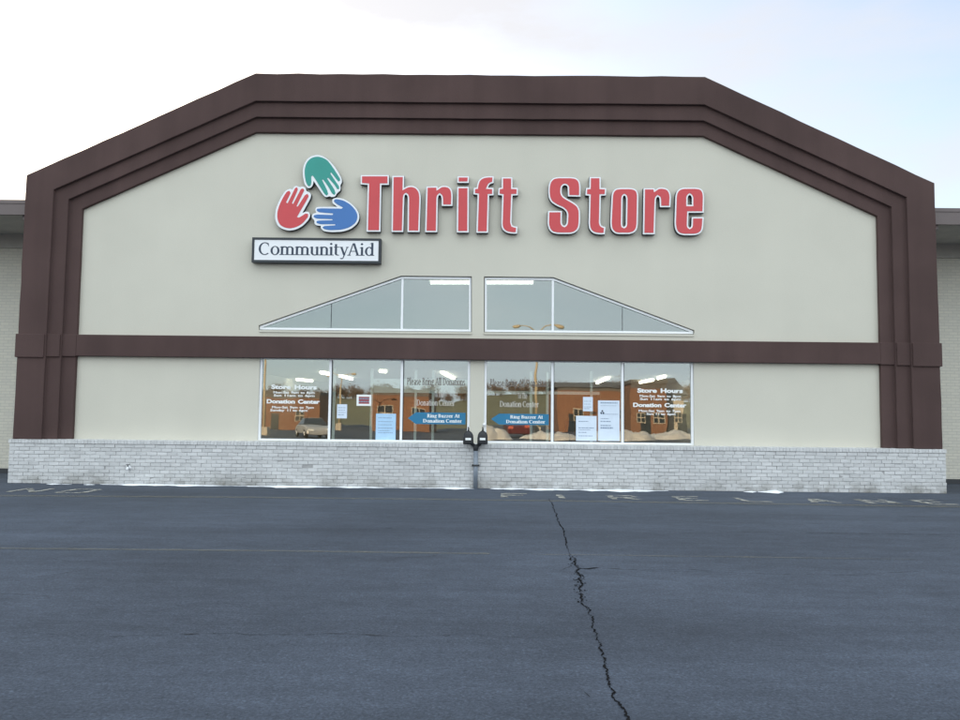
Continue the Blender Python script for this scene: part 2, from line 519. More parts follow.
_tc = _nt.nodes.new('ShaderNodeTexCoord'); _sp = _nt.nodes.new('ShaderNodeSeparateXYZ'); _nz = _nt.nodes.new('ShaderNodeTexNoise')
_nz.inputs['Scale'].default_value = 2.2; _nz.inputs['Detail'].default_value = 7; _nz.inputs['Roughness'].default_value = .7
_nt.links.new(_tc.outputs['Object'], _sp.inputs[0]); _nt.links.new(_tc.outputs['Object'], _nz.inputs['Vector'])
_h = _nt.nodes.new('ShaderNodeMapRange'); _h.inputs[1].default_value = .32; _h.inputs[2].default_value = .0; _nt.links.new(_sp.outputs[2], _h.inputs[0])
_n = _nt.nodes.new('ShaderNodeMapRange'); _n.inputs[1].default_value = .42; _n.inputs[2].default_value = .68; _nt.links.new(_nz.outputs['Fac'], _n.inputs[0])
_mm = _nt.nodes.new('ShaderNodeMath'); _mm.operation = 'MULTIPLY'; _nt.links.new(_h.outputs[0], _mm.inputs[0]); _nt.links.new(_n.outputs[0], _mm.inputs[1])
_mx = _nt.nodes.new('ShaderNodeMix'); _mx.data_type = 'RGBA'; _mx.inputs[7].default_value = (.20, .19, .165, 1)   # mud splashed up from the car park
_nt.links.new(_mm.outputs[0], _mx.inputs[0]); _nt.links.new(_m.outputs[0], _mx.inputs[6]); _nt.links.new(_mx.outputs[2], _b.inputs['Base Color'])

# ------------------------------------------------------------------ ground
rng = random.Random(4)
g = MB()
xs = [-420, -120, -40, -20, 0, 20, 40, 120, 420]; ys = [-420, -120, -60, -30, 0, 30, 60, 420]
nx = len(xs)
g.add([(x, y, 0) for y in ys for x in xs],
      [(j * nx + i, j * nx + i + 1, (j + 1) * nx + i + 1, (j + 1) * nx + i) for j in range(len(ys) - 1) for i in range(nx - 1)])
tag(g.build('ground', M['asphalt']), kind='structure')


def ribbon(mb, pts, w, z, step=.06, jit=.01, wj=.5, seed=1, taper=True):
    r = random.Random(seed)
    P = [Vector((p.x, p.y)) for p in pts]
    dense = []
    for a, b in zip(P, P[1:]):
        n = max(1, int((b - a).length / step))
        for k in range(n): dense.append(a.lerp(b, k / n))
    dense.append(P[-1])
    vs = []; fs = []
    N = len(dense)
    drift = 0
    for i, p in enumerate(dense):
        t = (dense[min(i + 1, N - 1)] - dense[max(i - 1, 0)]).normalized(); nrm = Vector((-t.y, t.x))
        drift = drift * .7 + r.uniform(-1, 1) * jit
        ww = w * (1 + r.uniform(-wj, wj)) / 2
        if taper: ww *= min(1, .15 + 6 * min(i, N - 1 - i) / N)
        c = p + nrm * drift
        a = c + nrm * ww * (1 + r.uniform(-wj, wj) * .5); b = c - nrm * ww
        vs += [(a.x, a.y, z), (b.x, b.y, z)]
    for i in range(N - 1): fs.append((2 * i, 2 * i + 1, 2 * i + 3, 2 * i + 2))
    mb.add(vs, fs)


# painted fire-lane edge and bay line, both parallel to the shop
yl = (gnd(60, 496, 0).y + gnd(520, 500.8, 0).y) / 2
l1 = MB(); ribbon(l1, [gnd(-160, 494.4), gnd(10, 495.8), gnd(240, 497.4), gnd(480, 500), gnd(700, 503), gnd(940, 506.6), gnd(1120, 509.4)], .22, .004, .3, .006, .12, 3, False)
tag(l1.build('painted_lane_line', M['line']), kind='structure')
a = gnd(0, 548.5); b = gnd(270, 551); c = gnd(490, 553.9); d = gnd(760, 557.5)
l2 = MB(); ribbon(l2, [a + (a - b) * 2, a, b, c], .085, .004, .2, .004, .2, 5, False)
ribbon(l2, [c + (d - c) * .06, c.lerp(d, .3), d, d + (d - c) * .6], .045, .004, .2, .004, .5, 6, True)
tag(l2.build('painted_bay_line', M['line2']), kind='structure')

# worn block capitals of the fire lane, each about half a metre wide
STROKES = {'N': [((0, 0), (0, 1)), ((0, 1), (1, 0)), ((1, 0), (1, 1))], 'O': [((0, 0), (0, 1)), ((0, 1), (1, 1)), ((1, 1), (1, 0)), ((1, 0), (0, 0))],
           'F': [((0, 0), (0, 1)), ((0, 1), (1, 1)), ((0, .55), (.8, .55))], 'I': [((.5, 0), (.5, 1))],
           'R': [((0, 0), (0, 1)), ((0, 1), (1, .95)), ((1, .95), (1, .55)), ((1, .55), (0, .5)), ((.3, .5), (1, 0))],
           'E': [((0, 0), (0, 1)), ((0, 1), (1, 1)), ((0, .52), (.8, .52)), ((0, 0), (1, 0))], 'L': [((0, 1), (0, 0)), ((0, 0), (1, 0))],
           'A': [((0, 0), (.5, 1)), ((.5, 1), (1, 0)), ((.22, .4), (.78, .4))]}
gl = MB()
for ch, px, py in (('N', 31, 490.5), ('O', 79, 491.3), ('F', 516, 495.8), ('I', 561, 497), ('R', 624, 497.8), ('E', 691, 498.8),
                   ('L', 753, 500), ('A', 819, 501), ('N', 877, 501.8), ('E', 934, 502.6)):
    p = gnd(px, py)
    w_, h_ = .46, .74
    for (x0, y0), (x1, y1) in STROKES[ch]:
        A = Vector((p.x + (x0 - .5) * w_, p.y + (y0 - .5) * h_)); B = Vector((p.x + (x1 - .5) * w_, p.y + (y1 - .5) * h_))
        ribbon(gl, [A, B], .12, .008, .1, .003, .25, int(px), False)
tag(gl.build('painted_fire_lane_letters', M['letter']), kind='structure')

# cracks
ck = MB()
main = [(549, 498), (554.4, 509), (558, 520), (563, 532), (566, 544), (569.7, 555), (575, 563), (578.9, 568.7), (579.5, 578), (580.4, 588.5), (582, 602), (589.5, 611.5),
        (592, 621), (595.6, 631), (600.8, 645), (602, 654), (604.8, 662), (608.8, 680), (612, 689), (613.4, 697), (621.6, 706), (626.8, 715), (631, 728), (640, 760)]
P = [gnd(*p) for p in main]
ribbon(ck, P[:6], .013, .004, .07, .012, .7, 11)
ribbon(ck, P[5:12], .013, .0045, .03, .014, .9, 12)
ribbon(ck, P[5:10], .009, .0048, .035, .026, .9, 22)
ribbon(ck, P[10:18], .010, .004, .022, .012, .85, 13)
ribbon(ck, P[16:], .0105, .0045, .014, .007, .8, 14)
for k in range(70):                                             # broken-out chips round the worst stretch
    t = rng.random()
    q = P[5].lerp(P[8], t) if k < 25 else (P[8].lerp(P[10], t) if k < 70 else P[12].lerp(P[16], t))
    cx, cy = q.x + rng.gauss(-.01, .026), q.y + rng.gauss(0, .05)
    s_ = rng.uniform(.004, .013)
    n = 6; a0 = rng.random() * 6
    ck.add([(cx + s_ * rng.uniform(.5, 1.2) * math.cos(a0 + i * 1.047), cy + s_ * 1.6 * rng.uniform(.5, 1.2) * math.sin(a0 + i * 1.047), .0055) for i in range(n)], [tuple(range(n))])
ribbon(ck, [gnd(*p) for p in ((578.5, 569), (588, 569), (600, 568))], .03, .004, .06, .01, .6, 15)
tag(ck.build('pavement_crack', M['crack']), kind='structure')
hc = MB()
hair = [([(600, 568), (640, 570.5), (690, 570), (715, 571.5)], .016), ([(640, 571), (760, 574), (860, 575), (935, 570)], .010),
        ([(-20, 628), (20, 631), (60, 636.5), (100, 637), (160, 636.5), (200, 633.5), (250, 634.5), (300, 635.5), (345, 634), (400, 636.5), (470, 635), (550, 639)], .010),
        ([(20, 580), (70, 573), (100, 566)], .010), ([(45, 558), (70, 562), (130, 560)], .010),
        ([(-10, 594), (20, 595.5), (55, 596.5)], .010), ([(395, 558), (430, 557), (440, 555)], .012), ([(370, 528), (425, 529), (480, 528)], .018),
        ([(640, 528), (720, 532), (790, 532.5), (870, 534), (980, 535)], .022), ([(580, 688), (592, 697), (600, 699)], .010),
        ([(426, 611), (440, 611.5)], .012), ([(560, 572), (572, 566), (578, 569)], .012)]
for i, (pp, w_) in enumerate(hair):
    ribbon(hc, [gnd(*p) for p in pp], w_ * .8, .0035 + .0002 * i, .05, .016, .85, 30 + i)
tag(hc.build('hairline_pavement_cracks', M['hair']), kind='structure')

# ------------------------------------------------------------------ the store
store = thing('store_building', 'cream shop front with stepped brown arch frame and white painted brick base', 'shop building', (0, 0, 0))
NODES = [('bl', -1), ('cl', -1), ('al', -1), ('ar', 1), ('cr', 1), ('br', 1)]
ZS = .9326
RINGS = {0: dict(b=(9.90, ZS), c=(9.90, 6.681), a=(4.945, 9.017)), 1: dict(b=(9.285, ZS), c=(9.288, 6.360), a=(4.93, 8.389)),
         2: dict(b=(8.985, ZS), c=(8.993, 6.167), a=(4.93, 8.058)), 3: dict(b=(8.70, ZS), c=(8.723, 5.980), a=(4.945, 7.740))}
prof = [(0, .32), (0, -.242), (1, -.242), (1, -.165), (2, -.165), (2, -.088), (3, -.088), (3, .0)]
rings = []
for nd, s_ in NODES:
    rings.append([(s_ * RINGS[r_][nd[0]][0], y, RINGS[r_][nd[0]][1]) for r_, y in prof])
full = []
rw = random.Random(33)
for a_, b_ in zip(rings, rings[1:]):                             # hand-trowelled edges: never quite straight
    span = (Vector(a_[1]) - Vector(b_[1])).length; m_ = max(1, int(span / .45))
    for k in range(m_):
        t = k / m_; row = []
        for q, (pa, pb) in enumerate(zip(a_, b_)):
            v = Vector(pa).lerp(Vector(pb), t)
            if 0 < k:
                amp = .011 if q < 2 else .004
                v += Vector((rw.uniform(-amp, amp) * .6, rw.uniform(-.003, .003) if 0 < q < 7 else 0, rw.uniform(-amp, amp)))
            row.append(tuple(v))
        full.append(row)
full.append(rings[-1])
vs = [v for row in full for v in row]
n = len(prof); fs = []
for i in range(len(full) - 1):
    for k in range(n - 1):
        fs.append((i * n + k, i * n + k + 1, (i + 1) * n + k + 1, (i + 1) * n + k))
for i in (0, len(full) - 1): fs.append(tuple(i * n + k for k in range(n)))
fr = MB().add(vs, fs)
fr.build('arch_frame', M['brown'], store, bevel=.012)

# belt course: follows the steps of the frame in plan, hanging a little lower on the outer steps
bt = MB()
ZT, ZB = 3.199, 2.735
for s_ in (1, -1):
    for x0, x1, y, dz, dt in ((8.69, 9.01, -.130, .012, .0), (9.01, 9.31, -.205, .030, .006), (9.31, 9.93, -.280, .052, .012)):
        a_, b_ = sorted((s_ * x0, s_ * x1)); bt.box(a_, b_, y, .30, ZB - dz, ZT - dt)
bt.box(-8.69, 8.69, -.126, -.003, ZB, ZT)
bt.build('belt_course', M['brown'], store, bevel=.010)

# wall with its openings
WL = (at(258.5, 400).x, at(470, 400).x); WR = (at(484, 400).x, at(694, 400).x)
WZ0, WZ1 = .945, 2.765
upL = [xz(258.5, 331.3), xz(258.5, 325.3), xz(401, 276.2), xz(471.8, 275.8), xz(471.8, 332)]
upR = [xz(484, 332.2), xz(484, 276.5), xz(553.5, 277), xz(694.5, 330.2), xz(694.5, 333.2)]
zb_ = (upL[0][1] + upL[-1][1] + upR[0][1] + upR[-1][1]) / 4
upL[0] = (upL[0][0], zb_); upL[-1] = (upL[-1][0], zb_); upR[0] = (upR[0][0], zb_); upR[-1] = (upR[-1][0], zb_)
zt_ = (upL[2][1] + upL[3][1] + upR[1][1] + upR[2][1]) / 4
for u, i in ((upL, 2), (upL, 3), (upR, 1), (upR, 2)): u[i] = (u[i][0], zt_)
ol = [(-9.0, .90), (9.0, .90), (9.0, 6.20), (5.0, 8.05), (-5.0, 8.05), (-9.0, 6.20)]
me = curve_mesh('facade_wall', [ol, [(WL[0], WZ0), (WL[1], WZ0), (WL[1], WZ1), (WL[0], WZ1)], [(WR[0], WZ0), (WR[1], WZ0), (WR[1], WZ1), (WR[0], WZ1)], upL, upR], .0, .25)
link('facade_wall', me, M['cream'], store)

# painted brick dado: every brick laid, none quite in line
bk = MB(); rb = random.Random(21)
YF = -.286
def brickbox(x0, x1, z0, z1, y):
    e = .004
    t = [rb.uniform(-.0035, .0035) for _ in range(4)]
    yb = y + .05
    v = [(x0, yb, z0), (x1, yb, z0), (x1, yb, z1), (x0, yb, z1),
         (x0, y + e + t[0], z0), (x1, y + e + t[1], z0), (x1, y + e + t[2], z1), (x0, y + e + t[3], z1),
         (x0 + e, y + t[0], z0 + e), (x1 - e, y + t[1], z0 + e), (x1 - e, y + t[2], z1 - e), (x0 + e, y + t[3], z1 - e)]
    bk.add(v, [(4, 5, 9, 8), (5, 6, 10, 9), (6, 7, 11, 10), (7, 4, 8, 11), (8, 9, 10, 11), (0, 1, 5, 4), (1, 2, 6, 5), (2, 3, 7, 6), (3, 0, 4, 7)])
NC = 11; CH = (ZS - .088) / NC
for k in range(NC):
    x = -9.93 + (0 if k % 2 else -.108)
    z0 = .004 + k * CH
    while x < 9.93:
        L_ = .216 + rb.uniform(-.004, .004)
        x0, x1 = max(x, -9.93), min(x + L_ - .007, 9.93)
        if x1 - x0 > .03:
            dz = rb.uniform(-.0015, .0015)
            brickbox(x0, x1, z0 + dz, z0 + CH - .007 + dz, YF + rb.gauss(0, .0032) + (rb.random() < .06) * rb.uniform(-.007, .001))
        x += L_
x = -9.945
while x < 9.945:                                                  # rowlock course on top, sloping up to the wall
    x1 = min(x + .070 + rb.uniform(-.003, .003), 9.945)
    zt = ZS - .002 + rb.uniform(-.003, .003); y0 = YF - .014 + rb.uniform(-.003, .003)
    v = [(x, y0, .852), (x1 - .005, y0, .852), (x1 - .005, .02, .852), (x, .02, .852), (x, y0, zt - .004), (x1 - .005, y0, zt - .004), (x1 - .005, .02, zt + .010), (x, .02, zt + .010)]
    bk.add(v, [(0, 1, 5, 4), (1, 2, 6, 5), (2, 3, 7, 6), (3, 0, 4, 7), (4, 5, 6, 7), (0, 3, 2, 1)])
    x = x1
for s_ in (1, -1):                                                # the returns at both ends
    for k in range(NC):
        a_, b_ = sorted((s_ * 9.93, s_ * 9.88)); bk.box(a_, b_, YF + .06, .30, .004 + k * CH, .004 + (k + 1) * CH - .007)
bd = bk.build('brick_base', M['brick'], store)
mo = MB().box(-9.92, 9.92, YF + .010, .30, 0, .90)
mo.build('mortar', M['mortar'], bd)

# shell: roof, sides, back
sh = MB()
sh.box(-9.6, -9.35, .33, 26, 0, 6.0); sh.box(9.35, 9.6, .33, 26, 0, 6.0); sh.box(-9.35, 9.35, 25.7, 26, 0, 6.0)
sh.build('shell_wall', M['tan'], store)
MB().box(-9.62, 9.62, .30, 26.1, 6.02, 6.25).build('roof', M['roof'], store)
pb = MB().prism([(-9.7, 6.26), (9.7, 6.26), (9.7, 6.5), (4.9, 8.9), (-4.9, 8.9), (-9.7, 6.5)], .255, .318)
pb.build('parapet_back', M['tan'], store)
inn = MB()
inn.box(-9.34, 9.34, .26, .275, 0, .94)
for x0, x1 in ((-9.34, WL[0] - .02), (WR[1] + .02, 9.34)): inn.box(x0, x1, .26, .275, .945, 6.0)
inn.box(WL[1] + .02, WR[0] - .02, .26, .275, .945, 6)
inn.box(-9.34, 9.34, 25.6, 25.69, 0, 6); inn.box(-9.34, -9.3, .28, 25.6, 0, 6); inn.box(9.3, 9.34, .28, 25.6, 0, 6)
inn.box(-9.29, 9.29, 3.2, 3.3, 3.28, 5.18)                       # bulkhead over the sales floor
inn.build('interior_wall', M['inwall'], store)
MB().box(-9.34, 9.34, .28, 25.6, .004, .05).build('floor', M['floor'], store)
ce = MB().box(-9.29, 9.29, 3.3, 25.59, 3.3, 3.38); ce.box(-9.29, 9.29, .29, 3.19, 5.2, 5.28); ce.build('ceiling', M['ceil'], store)


# ---- windows
def member(mb, a, b, w, y0, y1):
    """bar of face width w between two XZ points"""
    a = Vector(a); b = Vector(b); t = (b - a).normalized(); nn = Vector((-t.y, t.x)) * w / 2
    mb.prism([tuple(a - nn), tuple(b - nn), tuple(b + nn), tuple(a + nn)], y0, y1)


PR = random.Random(17)


def lower_window(X, mulls, label):
    w = MB(); fy0, fy1 = .035, .105
    x0, x1 = X
    w.box(x0, x1, fy0, fy1, WZ0 + .001, WZ0 + .045); w.box(x0, x1, fy0, fy1, WZ1 - .05, WZ1 - .001)
    for xx in [x0 + .028] + mulls + [x1 - .028]:
        w.box(xx - .027, xx + .027, fy0 - .004, fy1 - .002, WZ0 + .045, WZ1 - .05)
    f = w.build('window', M['alum'], store, bevel=.004); f['label'] = label
    xs_ = [x0 + .055] + mulls + [x1 - .055]
    for i in range(len(xs_) - 1):
        a_ = xs_[i] + (.029 if i else .002); b_ = xs_[i + 1] - (.029 if i < len(xs_) - 2 else .002)
        pn = MB().box(a_, b_, .070, .077, WZ0 + .046, WZ1 - .051)
        tx, tz = PR.uniform(-.003, .003), PR.uniform(-.003, .003)      # no two panes hang quite in the same plane
        pn.v = [(x, y + tx * (x - a_) / (b_ - a_) * 1.2 + tz * (z - WZ0) / 1.8, z) for x, y, z in pn.v]
        pn.build('pane', M['glass'], f)
    for xx in mulls + [x1 - .03]:                                  # dark gasket beside each mullion
        MB().box(xx + .027, xx + .042, .045, .069, WZ0 + .046, WZ1 - .051).build('gasket', M['sealant'], f)
    return f


wl = lower_window(WL, [at(329.5, 400).x, at(401.3, 400).x], 'left display window of three panes with hours lettering and blue arrow sign')
wr = lower_window(WR, [at(552.5, 400).x, at(622.8, 400).x], 'right display window of three panes with posters and hours lettering')


def upper_window(poly, mx, joint, label):
    w = .044
    inn_ = inset(poly, .016); fr_ = inset(poly, .016 + w)
    f = link('window', curve_mesh('window', [inn_, fr_], .045, .12), M['alum'], store); f['label'] = label
    link('gasket', curve_mesh('gasket', [inset(poly, .002), inset(poly, .022)], .075, .13), M['sealant'], f)
    def ztop(x):
        best = None
        for (xa, za), (xb, zb) in zip(fr_, fr_[1:] + fr_[:1]):
            if abs(xa - xb) > 1e-4 and min(xa, xb) <= x <= max(xa, xb):
                z = za + (zb - za) * (x - xa) / (xb - xa); best = z if best is None else max(best, z)
        return best
    mm = MB().box(mx - .022, mx + .022, .047, .118, fr_[0][1] - .002, ztop(mx) - .003)
    mm.build('mullion', M['alum'], f)
    xs_ = sorted([min(p[0] for p in fr_), mx, max(p[0] for p in fr_)])
    # glass, cut at the mullion
    def clip(poly, x, keep_left):
        out = []
        for i in range(len(poly)):
            a, b = poly[i], poly[(i + 1) % len(poly)]
            ia = (a[0] <= x) == keep_left; ib = (b[0] <= x) == keep_left
            if ia: out.append(a)
            if ia != ib:
                t = (x - a[0]) / (b[0] - a[0]); out.append((x, a[1] + t * (b[1] - a[1])))
        return out
    gp = inset(poly, .05)
    for keep in (True, False):
        cp = clip(gp, mx, keep)
        MB().prism(cp, .080, .087).build('pane', M['glass_up'], f)
    jm = MB(); zj = ztop(joint)
    jm.box(joint - .006, joint + .006, .076, .0795, fr_[0][1], zj - .01)
    jm.build('butt_joint', M['sealant'], f)
    return f


ul = upper_window(upL, at(402, 300).x, at(330.5, 320).x, 'left sloping clerestory window with white frame')
ur = upper_window(upR, at(553, 300).x, at(623, 320).x, 'right sloping clerestory window with white frame')
sl = MB()
sl.box(upL[0][0] + .02, upL[-1][0] - .0, -.022, .04, zb_ - .050, zb_ - .004); sl.box(upR[0][0], upR[-1][0] - .02, -.022, .04, zb_ - .050, zb_ - .004)
sl.build('window_sill', M['cream'], store, bevel=.004)

# ---- lettering on the panes
YV = .066
def hours(dx, dy, last, lw, win):
    def Z(py): return at(293 + dx, py + dy, YV).z
    def X_(px): return at(px + dx, 400 + dy, YV).x
    sans('lettering', [(t_, X_(a_), X_(b_), Z(y_), h_, bo) for t_, a_, b_, y_, h_, bo in (
        ('Store Hours', 271, 316.5, 389.0, .092, .006), ('Mon-Sat 9am to 8pm', 273, 314.5, 393.6, .050, .002), ('Sun 11am to 6pm', 273.5, 314.5, 396.6, .050, .002),
        ('Donation Center', 266.5, 320, 403.4, .088, .0055), ('Mon-Sat 9am to 7pm', 272, 314, 408.4, .050, .002), (last, *lw, 411.4, .050, .002))], YV, M['vinyl'], win)
hours(0, 0, 'Sunday 11 to 6pm', (270.5, 308), wl)
hours(366.4, 3.6, 'Sun 11 to 6pm', (280, 309), wr)

def invite(x0, x1, y1, dy, win):
    def Z(py): return at(x0, py, YV).z
    X0 = at(x0, 390, YV).x; X1 = at(x1, 390, YV).x; w_ = X1 - X0
    serif('lettering', [('Please Bring All Donations', X0, X1, Z(y1), .155, .19, .08)], YV, M['vinyl_dark'], win, .002)
    serif('lettering', [('To The', X0 + w_ * .47, X0 + w_ * .63, Z(y1 + 12), .12, .12, .05),
                        ('Donation Center', X0 + w_ * .17, X0 + w_ * .83, Z(y1 + 20.5), .125, .12, .05)], YV, M['vinyl_grey'], win, .002)
invite(407, 465, 384.8, 0, wl)
invite(490, 549, 386.2, 0, wr)


# ------------------------------------------------------------------ arrow signs on the glass
def arrow_sign(tip, body, right, top, bot, label):
    y = .058
    c = xz(tip, (top + bot) / 2, y)
    zt, zb = at(body, top, y).z, at(body, bot, y).z; zb2 = zb
    xb, xr = at(body, 415, y).x, at(right, 415, y).x
    t = thing('arrow_sign', label, 'sign', (xr, y, zb))
    MB().prism([(c[0], (zt + zb) / 2), (xb, zb), (xr, zb), (xr, zt), (xb, zt)], y - .004, y + .007).build('board', M['arrow'], t)
    k = (zt - zb)
    L0 = xb + (xr - xb) * .20; L1 = xb + (xr - xb) * .90
    serif('lettering', [('Ring Buzzer At', L0 + .03, L1 - .02, zb + k * .57, k * .30, .20, .085), ('Donation Center', L0 - .06, L1 + .03, zb + k * .14, k * .30, .20, .085)],
          y - .0062, M['vinyl'], t, .0015)
arrow_sign(407.8, 416, 465.6, 412.3, 424.0, 'blue arrow sign pointing left on the pane left of the centre pier')
arrow_sign(491, 499, 548.8, 413.6, 424.6, 'blue arrow sign pointing left on the pane right of the centre pier')

# ------------------------------------------------------------------ papers and posters behind the glass
def poster(name, label, cat, x0, y0, x1, y1, m, lines, y=.062, border=None):
    a = at(x0, y1, y); b = at(x1, y0, y)
    t = thing(name, label, cat, (a.x, y, a.z))
    MB().box(a.x, b.x, y, y + .003, a.z, b.z).build('sheet', m, t)
    W_, H_ = b.x - a.x, b.z - a.z
    if border:
        k = MB(); e = .045
        k.box(a.x, b.x, y - .003, y - .0005, a.z, a.z + e); k.box(a.x, b.x, y - .003, y - .0005, b.z - e, b.z)
        k.box(a.x, a.x + e, y - .003, y - .0005, a.z + e, b.z - e); k.box(b.x - e, b.x, y - .003, y - .0005, a.z + e, b.z - e)
        k.build('border', border, t)
    r = random.Random(int(x0 * 7))
    for v0, v1, h_, dens in lines:                                # rows of print, too small to read in the photo: broken word blocks
        zc = b.z - H_ * v0; p = MB()
        x = a.x + W_ * .12
        while x < a.x + W_ * v1:
            L_ = r.uniform(.015, .05); 
            p.box(x, min(x + L_, a.x + W_ * v1), y - .0022, y - .0008, zc - h_ / 2, zc + h_ / 2)
            x += L_ + .009
        if p.v: p.build('print', M['print'], t)
    return t


poster('poster', 'large pale blue poster at the bottom of the second pane from the left', 'poster', 375.5, 413.8, 396, 440, M['paper_blue'],
       [(.16, .8, .012, .6), (.30, .85, .010, .6), (.42, .8, .010, .6), (.55, .86, .012, .8), (.64, .7, .010, .7), (.72, .85, .010, .7)])
poster('notice', 'small blue white notice taped beside the first inner post', 'notice', 336.8, 404.3, 347.2, 418.3, M['paper'],
       [(.25, .85, .012, .7), (.42, .8, .010, .7), (.58, .86, .010, .7), (.74, .7, .012, .7)])
poster('hanging_sign', 'red hanging card sign with white border in the second pane', 'sign', 356.5, 394.8, 371.5, 405.8, M['redsign'],
       [(.36, .86, .03, .9), (.62, .86, .03, .8)], border=M['vinyl'])
poster('notice', 'small white notice high up left of the tall poster', 'notice', 583, 397, 592.8, 411.2, M['paper'],
       [(.3, .85, .010, .7), (.5, .8, .010, .7), (.7, .86, .012, .8), (.82, .7, .012, .7)])
poster('poster', 'wide white poster at the bottom of the fifth pane', 'poster', 576, 416, 596.6, 440.8, M['paper'],
       [(.22, .6, .014, .7), (.48, .88, .016, .9), (.56, .7, .010, .6), (.66, .5, .014, .7), (.8, .8, .012, .6)])
tp = poster('poster', 'tall white poster with small emblem beside the fifth mullion', 'poster', 598, 400.6, 619.6, 440.8, M['paper'],
            [(.06, .9, .022, .95), (.13, .85, .008, .6), (.34, .92, .010, .95), (.45, .5, .012, .5), (.52, .6, .02, .4), (.62, .6, .02, .4), (.68, .7, .03, .6)])
e = xz(602.3, 412.3, .062)
em = MB()
for k in range(3):
    a_ = R(90 + 120 * k); cx, cz = e[0] + .028 * math.cos(a_), e[1] + .028 * math.sin(a_)
    em.prism([(cx + .020 * math.cos(i * .785), cz + .020 * math.sin(i * .785)) for i in range(8)], .0585, .0605)
em.build('emblem', M['ink'], tp)

# ------------------------------------------------------------------ channel letters of the sign
YS0, YS1 = -.125, -.022           # return box depth
def C(ox, oy, s):
    return lambda pts: [(ox + a / s, oy + b / s) for a, b in pts]
c360 = C(360, 170, 10.289); c440 = C(440, 170, 10.289); c540 = C(540, 170, 10.289); c620 = C(620, 170, 10.289); c270 = C(270, 150, 8.372)


def to_wall(p): return [xz(x, y, YS0) for x, y in p]


def smooth(p, it=1, sharp=50):
    """round the traced curves but keep the square corners"""
    for _ in range(it):
        out = []
        n = len(p)
        for i in range(n):
            p0, p1, p2 = Vector(p[i - 1]), Vector(p[i]), Vector(p[(i + 1) % n])
            ang = math.degrees((p1 - p0).angle(p2 - p1, 0))
            if ang > sharp or ang < 1: out.append(tuple(p1))
            else:
                a = min((p1 - p0).length, (p2 - p1).length) * .25
                out.append(tuple(p1 + (p0 - p1).normalized() * a)); out.append(tuple(p1 + (p2 - p1).normalized() * a))
        p = out
    return p


def sign_letter(loops, label, group='red letters of the shop sign'):
    """loops: outer outlines first, holes marked by a leading None"""
    outs = [(smooth(to_wall(l[1:] if l[0] is None else l), 2), l[0] is None) for l in loops]
    xs_ = [p[0] for l, _ in outs for p in l]; zs_ = [p[1] for l, _ in outs for p in l]
    t = thing('sign_letter', label, 'sign letter', ((min(xs_) + max(xs_)) / 2, 0, min(zs_)), group)
    link('return', curve_mesh('return', [l for l, _ in outs], YS0 + .0, YS1), M['ret'], t)
    link('border', curve_mesh('border', [inset(l, -.004 if h else .004) for l, h in outs], YS0 - .006, YS0 - .0005), M['white'], t)
    link('face', curve_mesh('face', [inset(l, -.036 if h else .036) for l, h in outs], YS0 - .012, YS0 - .0065), M['red'], t)
    return t


G = 'red lowercase letter '
sign_letter([c360([(5, 50), (300, 50), (300, 155), (222, 155), (213, 637), (65, 637), (78, 155), (5, 150)])], 'red capital T with white outline, first letter of the sign')
sign_letter([c360([(330, 58), (458, 58), (455, 182), (490, 163), (540, 158), (590, 180), (620, 225), (628, 280), (615, 640), (487, 640), (490, 285), (484, 262), (473, 254), (462, 262), (458, 285), (447, 640), (322, 640)])],
            'red letter h with white outline between capital T and r')
sign_letter([c360([(680, 168), (800, 165), (802, 185), (835, 162), (880, 158), (925, 172), (950, 210), (956, 260), (953, 372), (840, 372), (838, 290), (832, 268), (820, 258), (808, 268), (803, 290), (797, 642), (668, 642)])],
            'red letter r with white outline in the first word, between h and i')
sign_letter([c440([(175, 172), (300, 172), (297, 645), (170, 645)]), c440([(178, 62), (303, 62), (298, 135), (175, 135)])], 'red letter i with a square dot and white outline')
sign_letter([c440([(372, 648), (385, 258), (342, 252), (346, 182), (376, 180), (382, 140), (400, 98), (440, 70), (500, 60), (557, 63), (553, 135), (510, 148), (496, 180), (553, 183), (553, 262), (507, 264), (497, 648)])],
            'red letter f with white outline between i and t')
sign_letter([c440([(632, 72), (748, 72), (748, 180), (805, 183), (803, 262), (748, 264), (738, 540), (748, 570), (775, 580), (800, 580), (795, 657), (730, 657), (672, 642), (636, 606), (628, 560), (638, 264), (595, 258), (600, 185), (632, 180)])],
            'red letter t with white outline at the end of the first word')
sign_letter([c540([(418, 277), (285, 274), (283, 180), (275, 164), (255, 156), (236, 164), (226, 185), (224, 235), (237, 266), (270, 290), (340, 328), (390, 365), (412, 410), (415, 470), (412, 560), (400, 610), (365, 645), (320, 660), (180, 660), (125, 648), (92, 615), (76, 560), (80, 420), (228, 420),
                   (226, 545), (236, 566), (250, 572), (264, 562), (272, 540), (276, 455), (266, 427), (235, 398), (170, 370), (115, 335), (90, 290), (82, 230), (86, 160), (100, 115), (130, 82), (180, 70), (330, 70), (380, 82), (410, 115), (420, 165)])],
            'red capital S with white outline starting the second word')
sign_letter([c540([(507, 70), (628, 70), (628, 182), (685, 185), (680, 264), (628, 266), (622, 545), (632, 572), (655, 582), (675, 584), (668, 664), (600, 664), (545, 652), (508, 615), (497, 560), (505, 266), (465, 262), (470, 185), (505, 182)])],
            'red letter t with white outline between capital S and o')
sign_letter([c540([(720, 560), (734, 260), (746, 218), (775, 190), (825, 182), (930, 182), (975, 190), (1003, 216), (1014, 262), (1008, 560), (1000, 610), (972, 645), (925, 661), (800, 661), (765, 650), (733, 618)]),
             [None] + c540([(848, 560), (852, 290), (858, 270), (867, 264), (877, 270), (884, 290), (880, 560), (874, 578), (864, 583), (853, 578)])], 'red round letter o with white outline and a narrow slot')
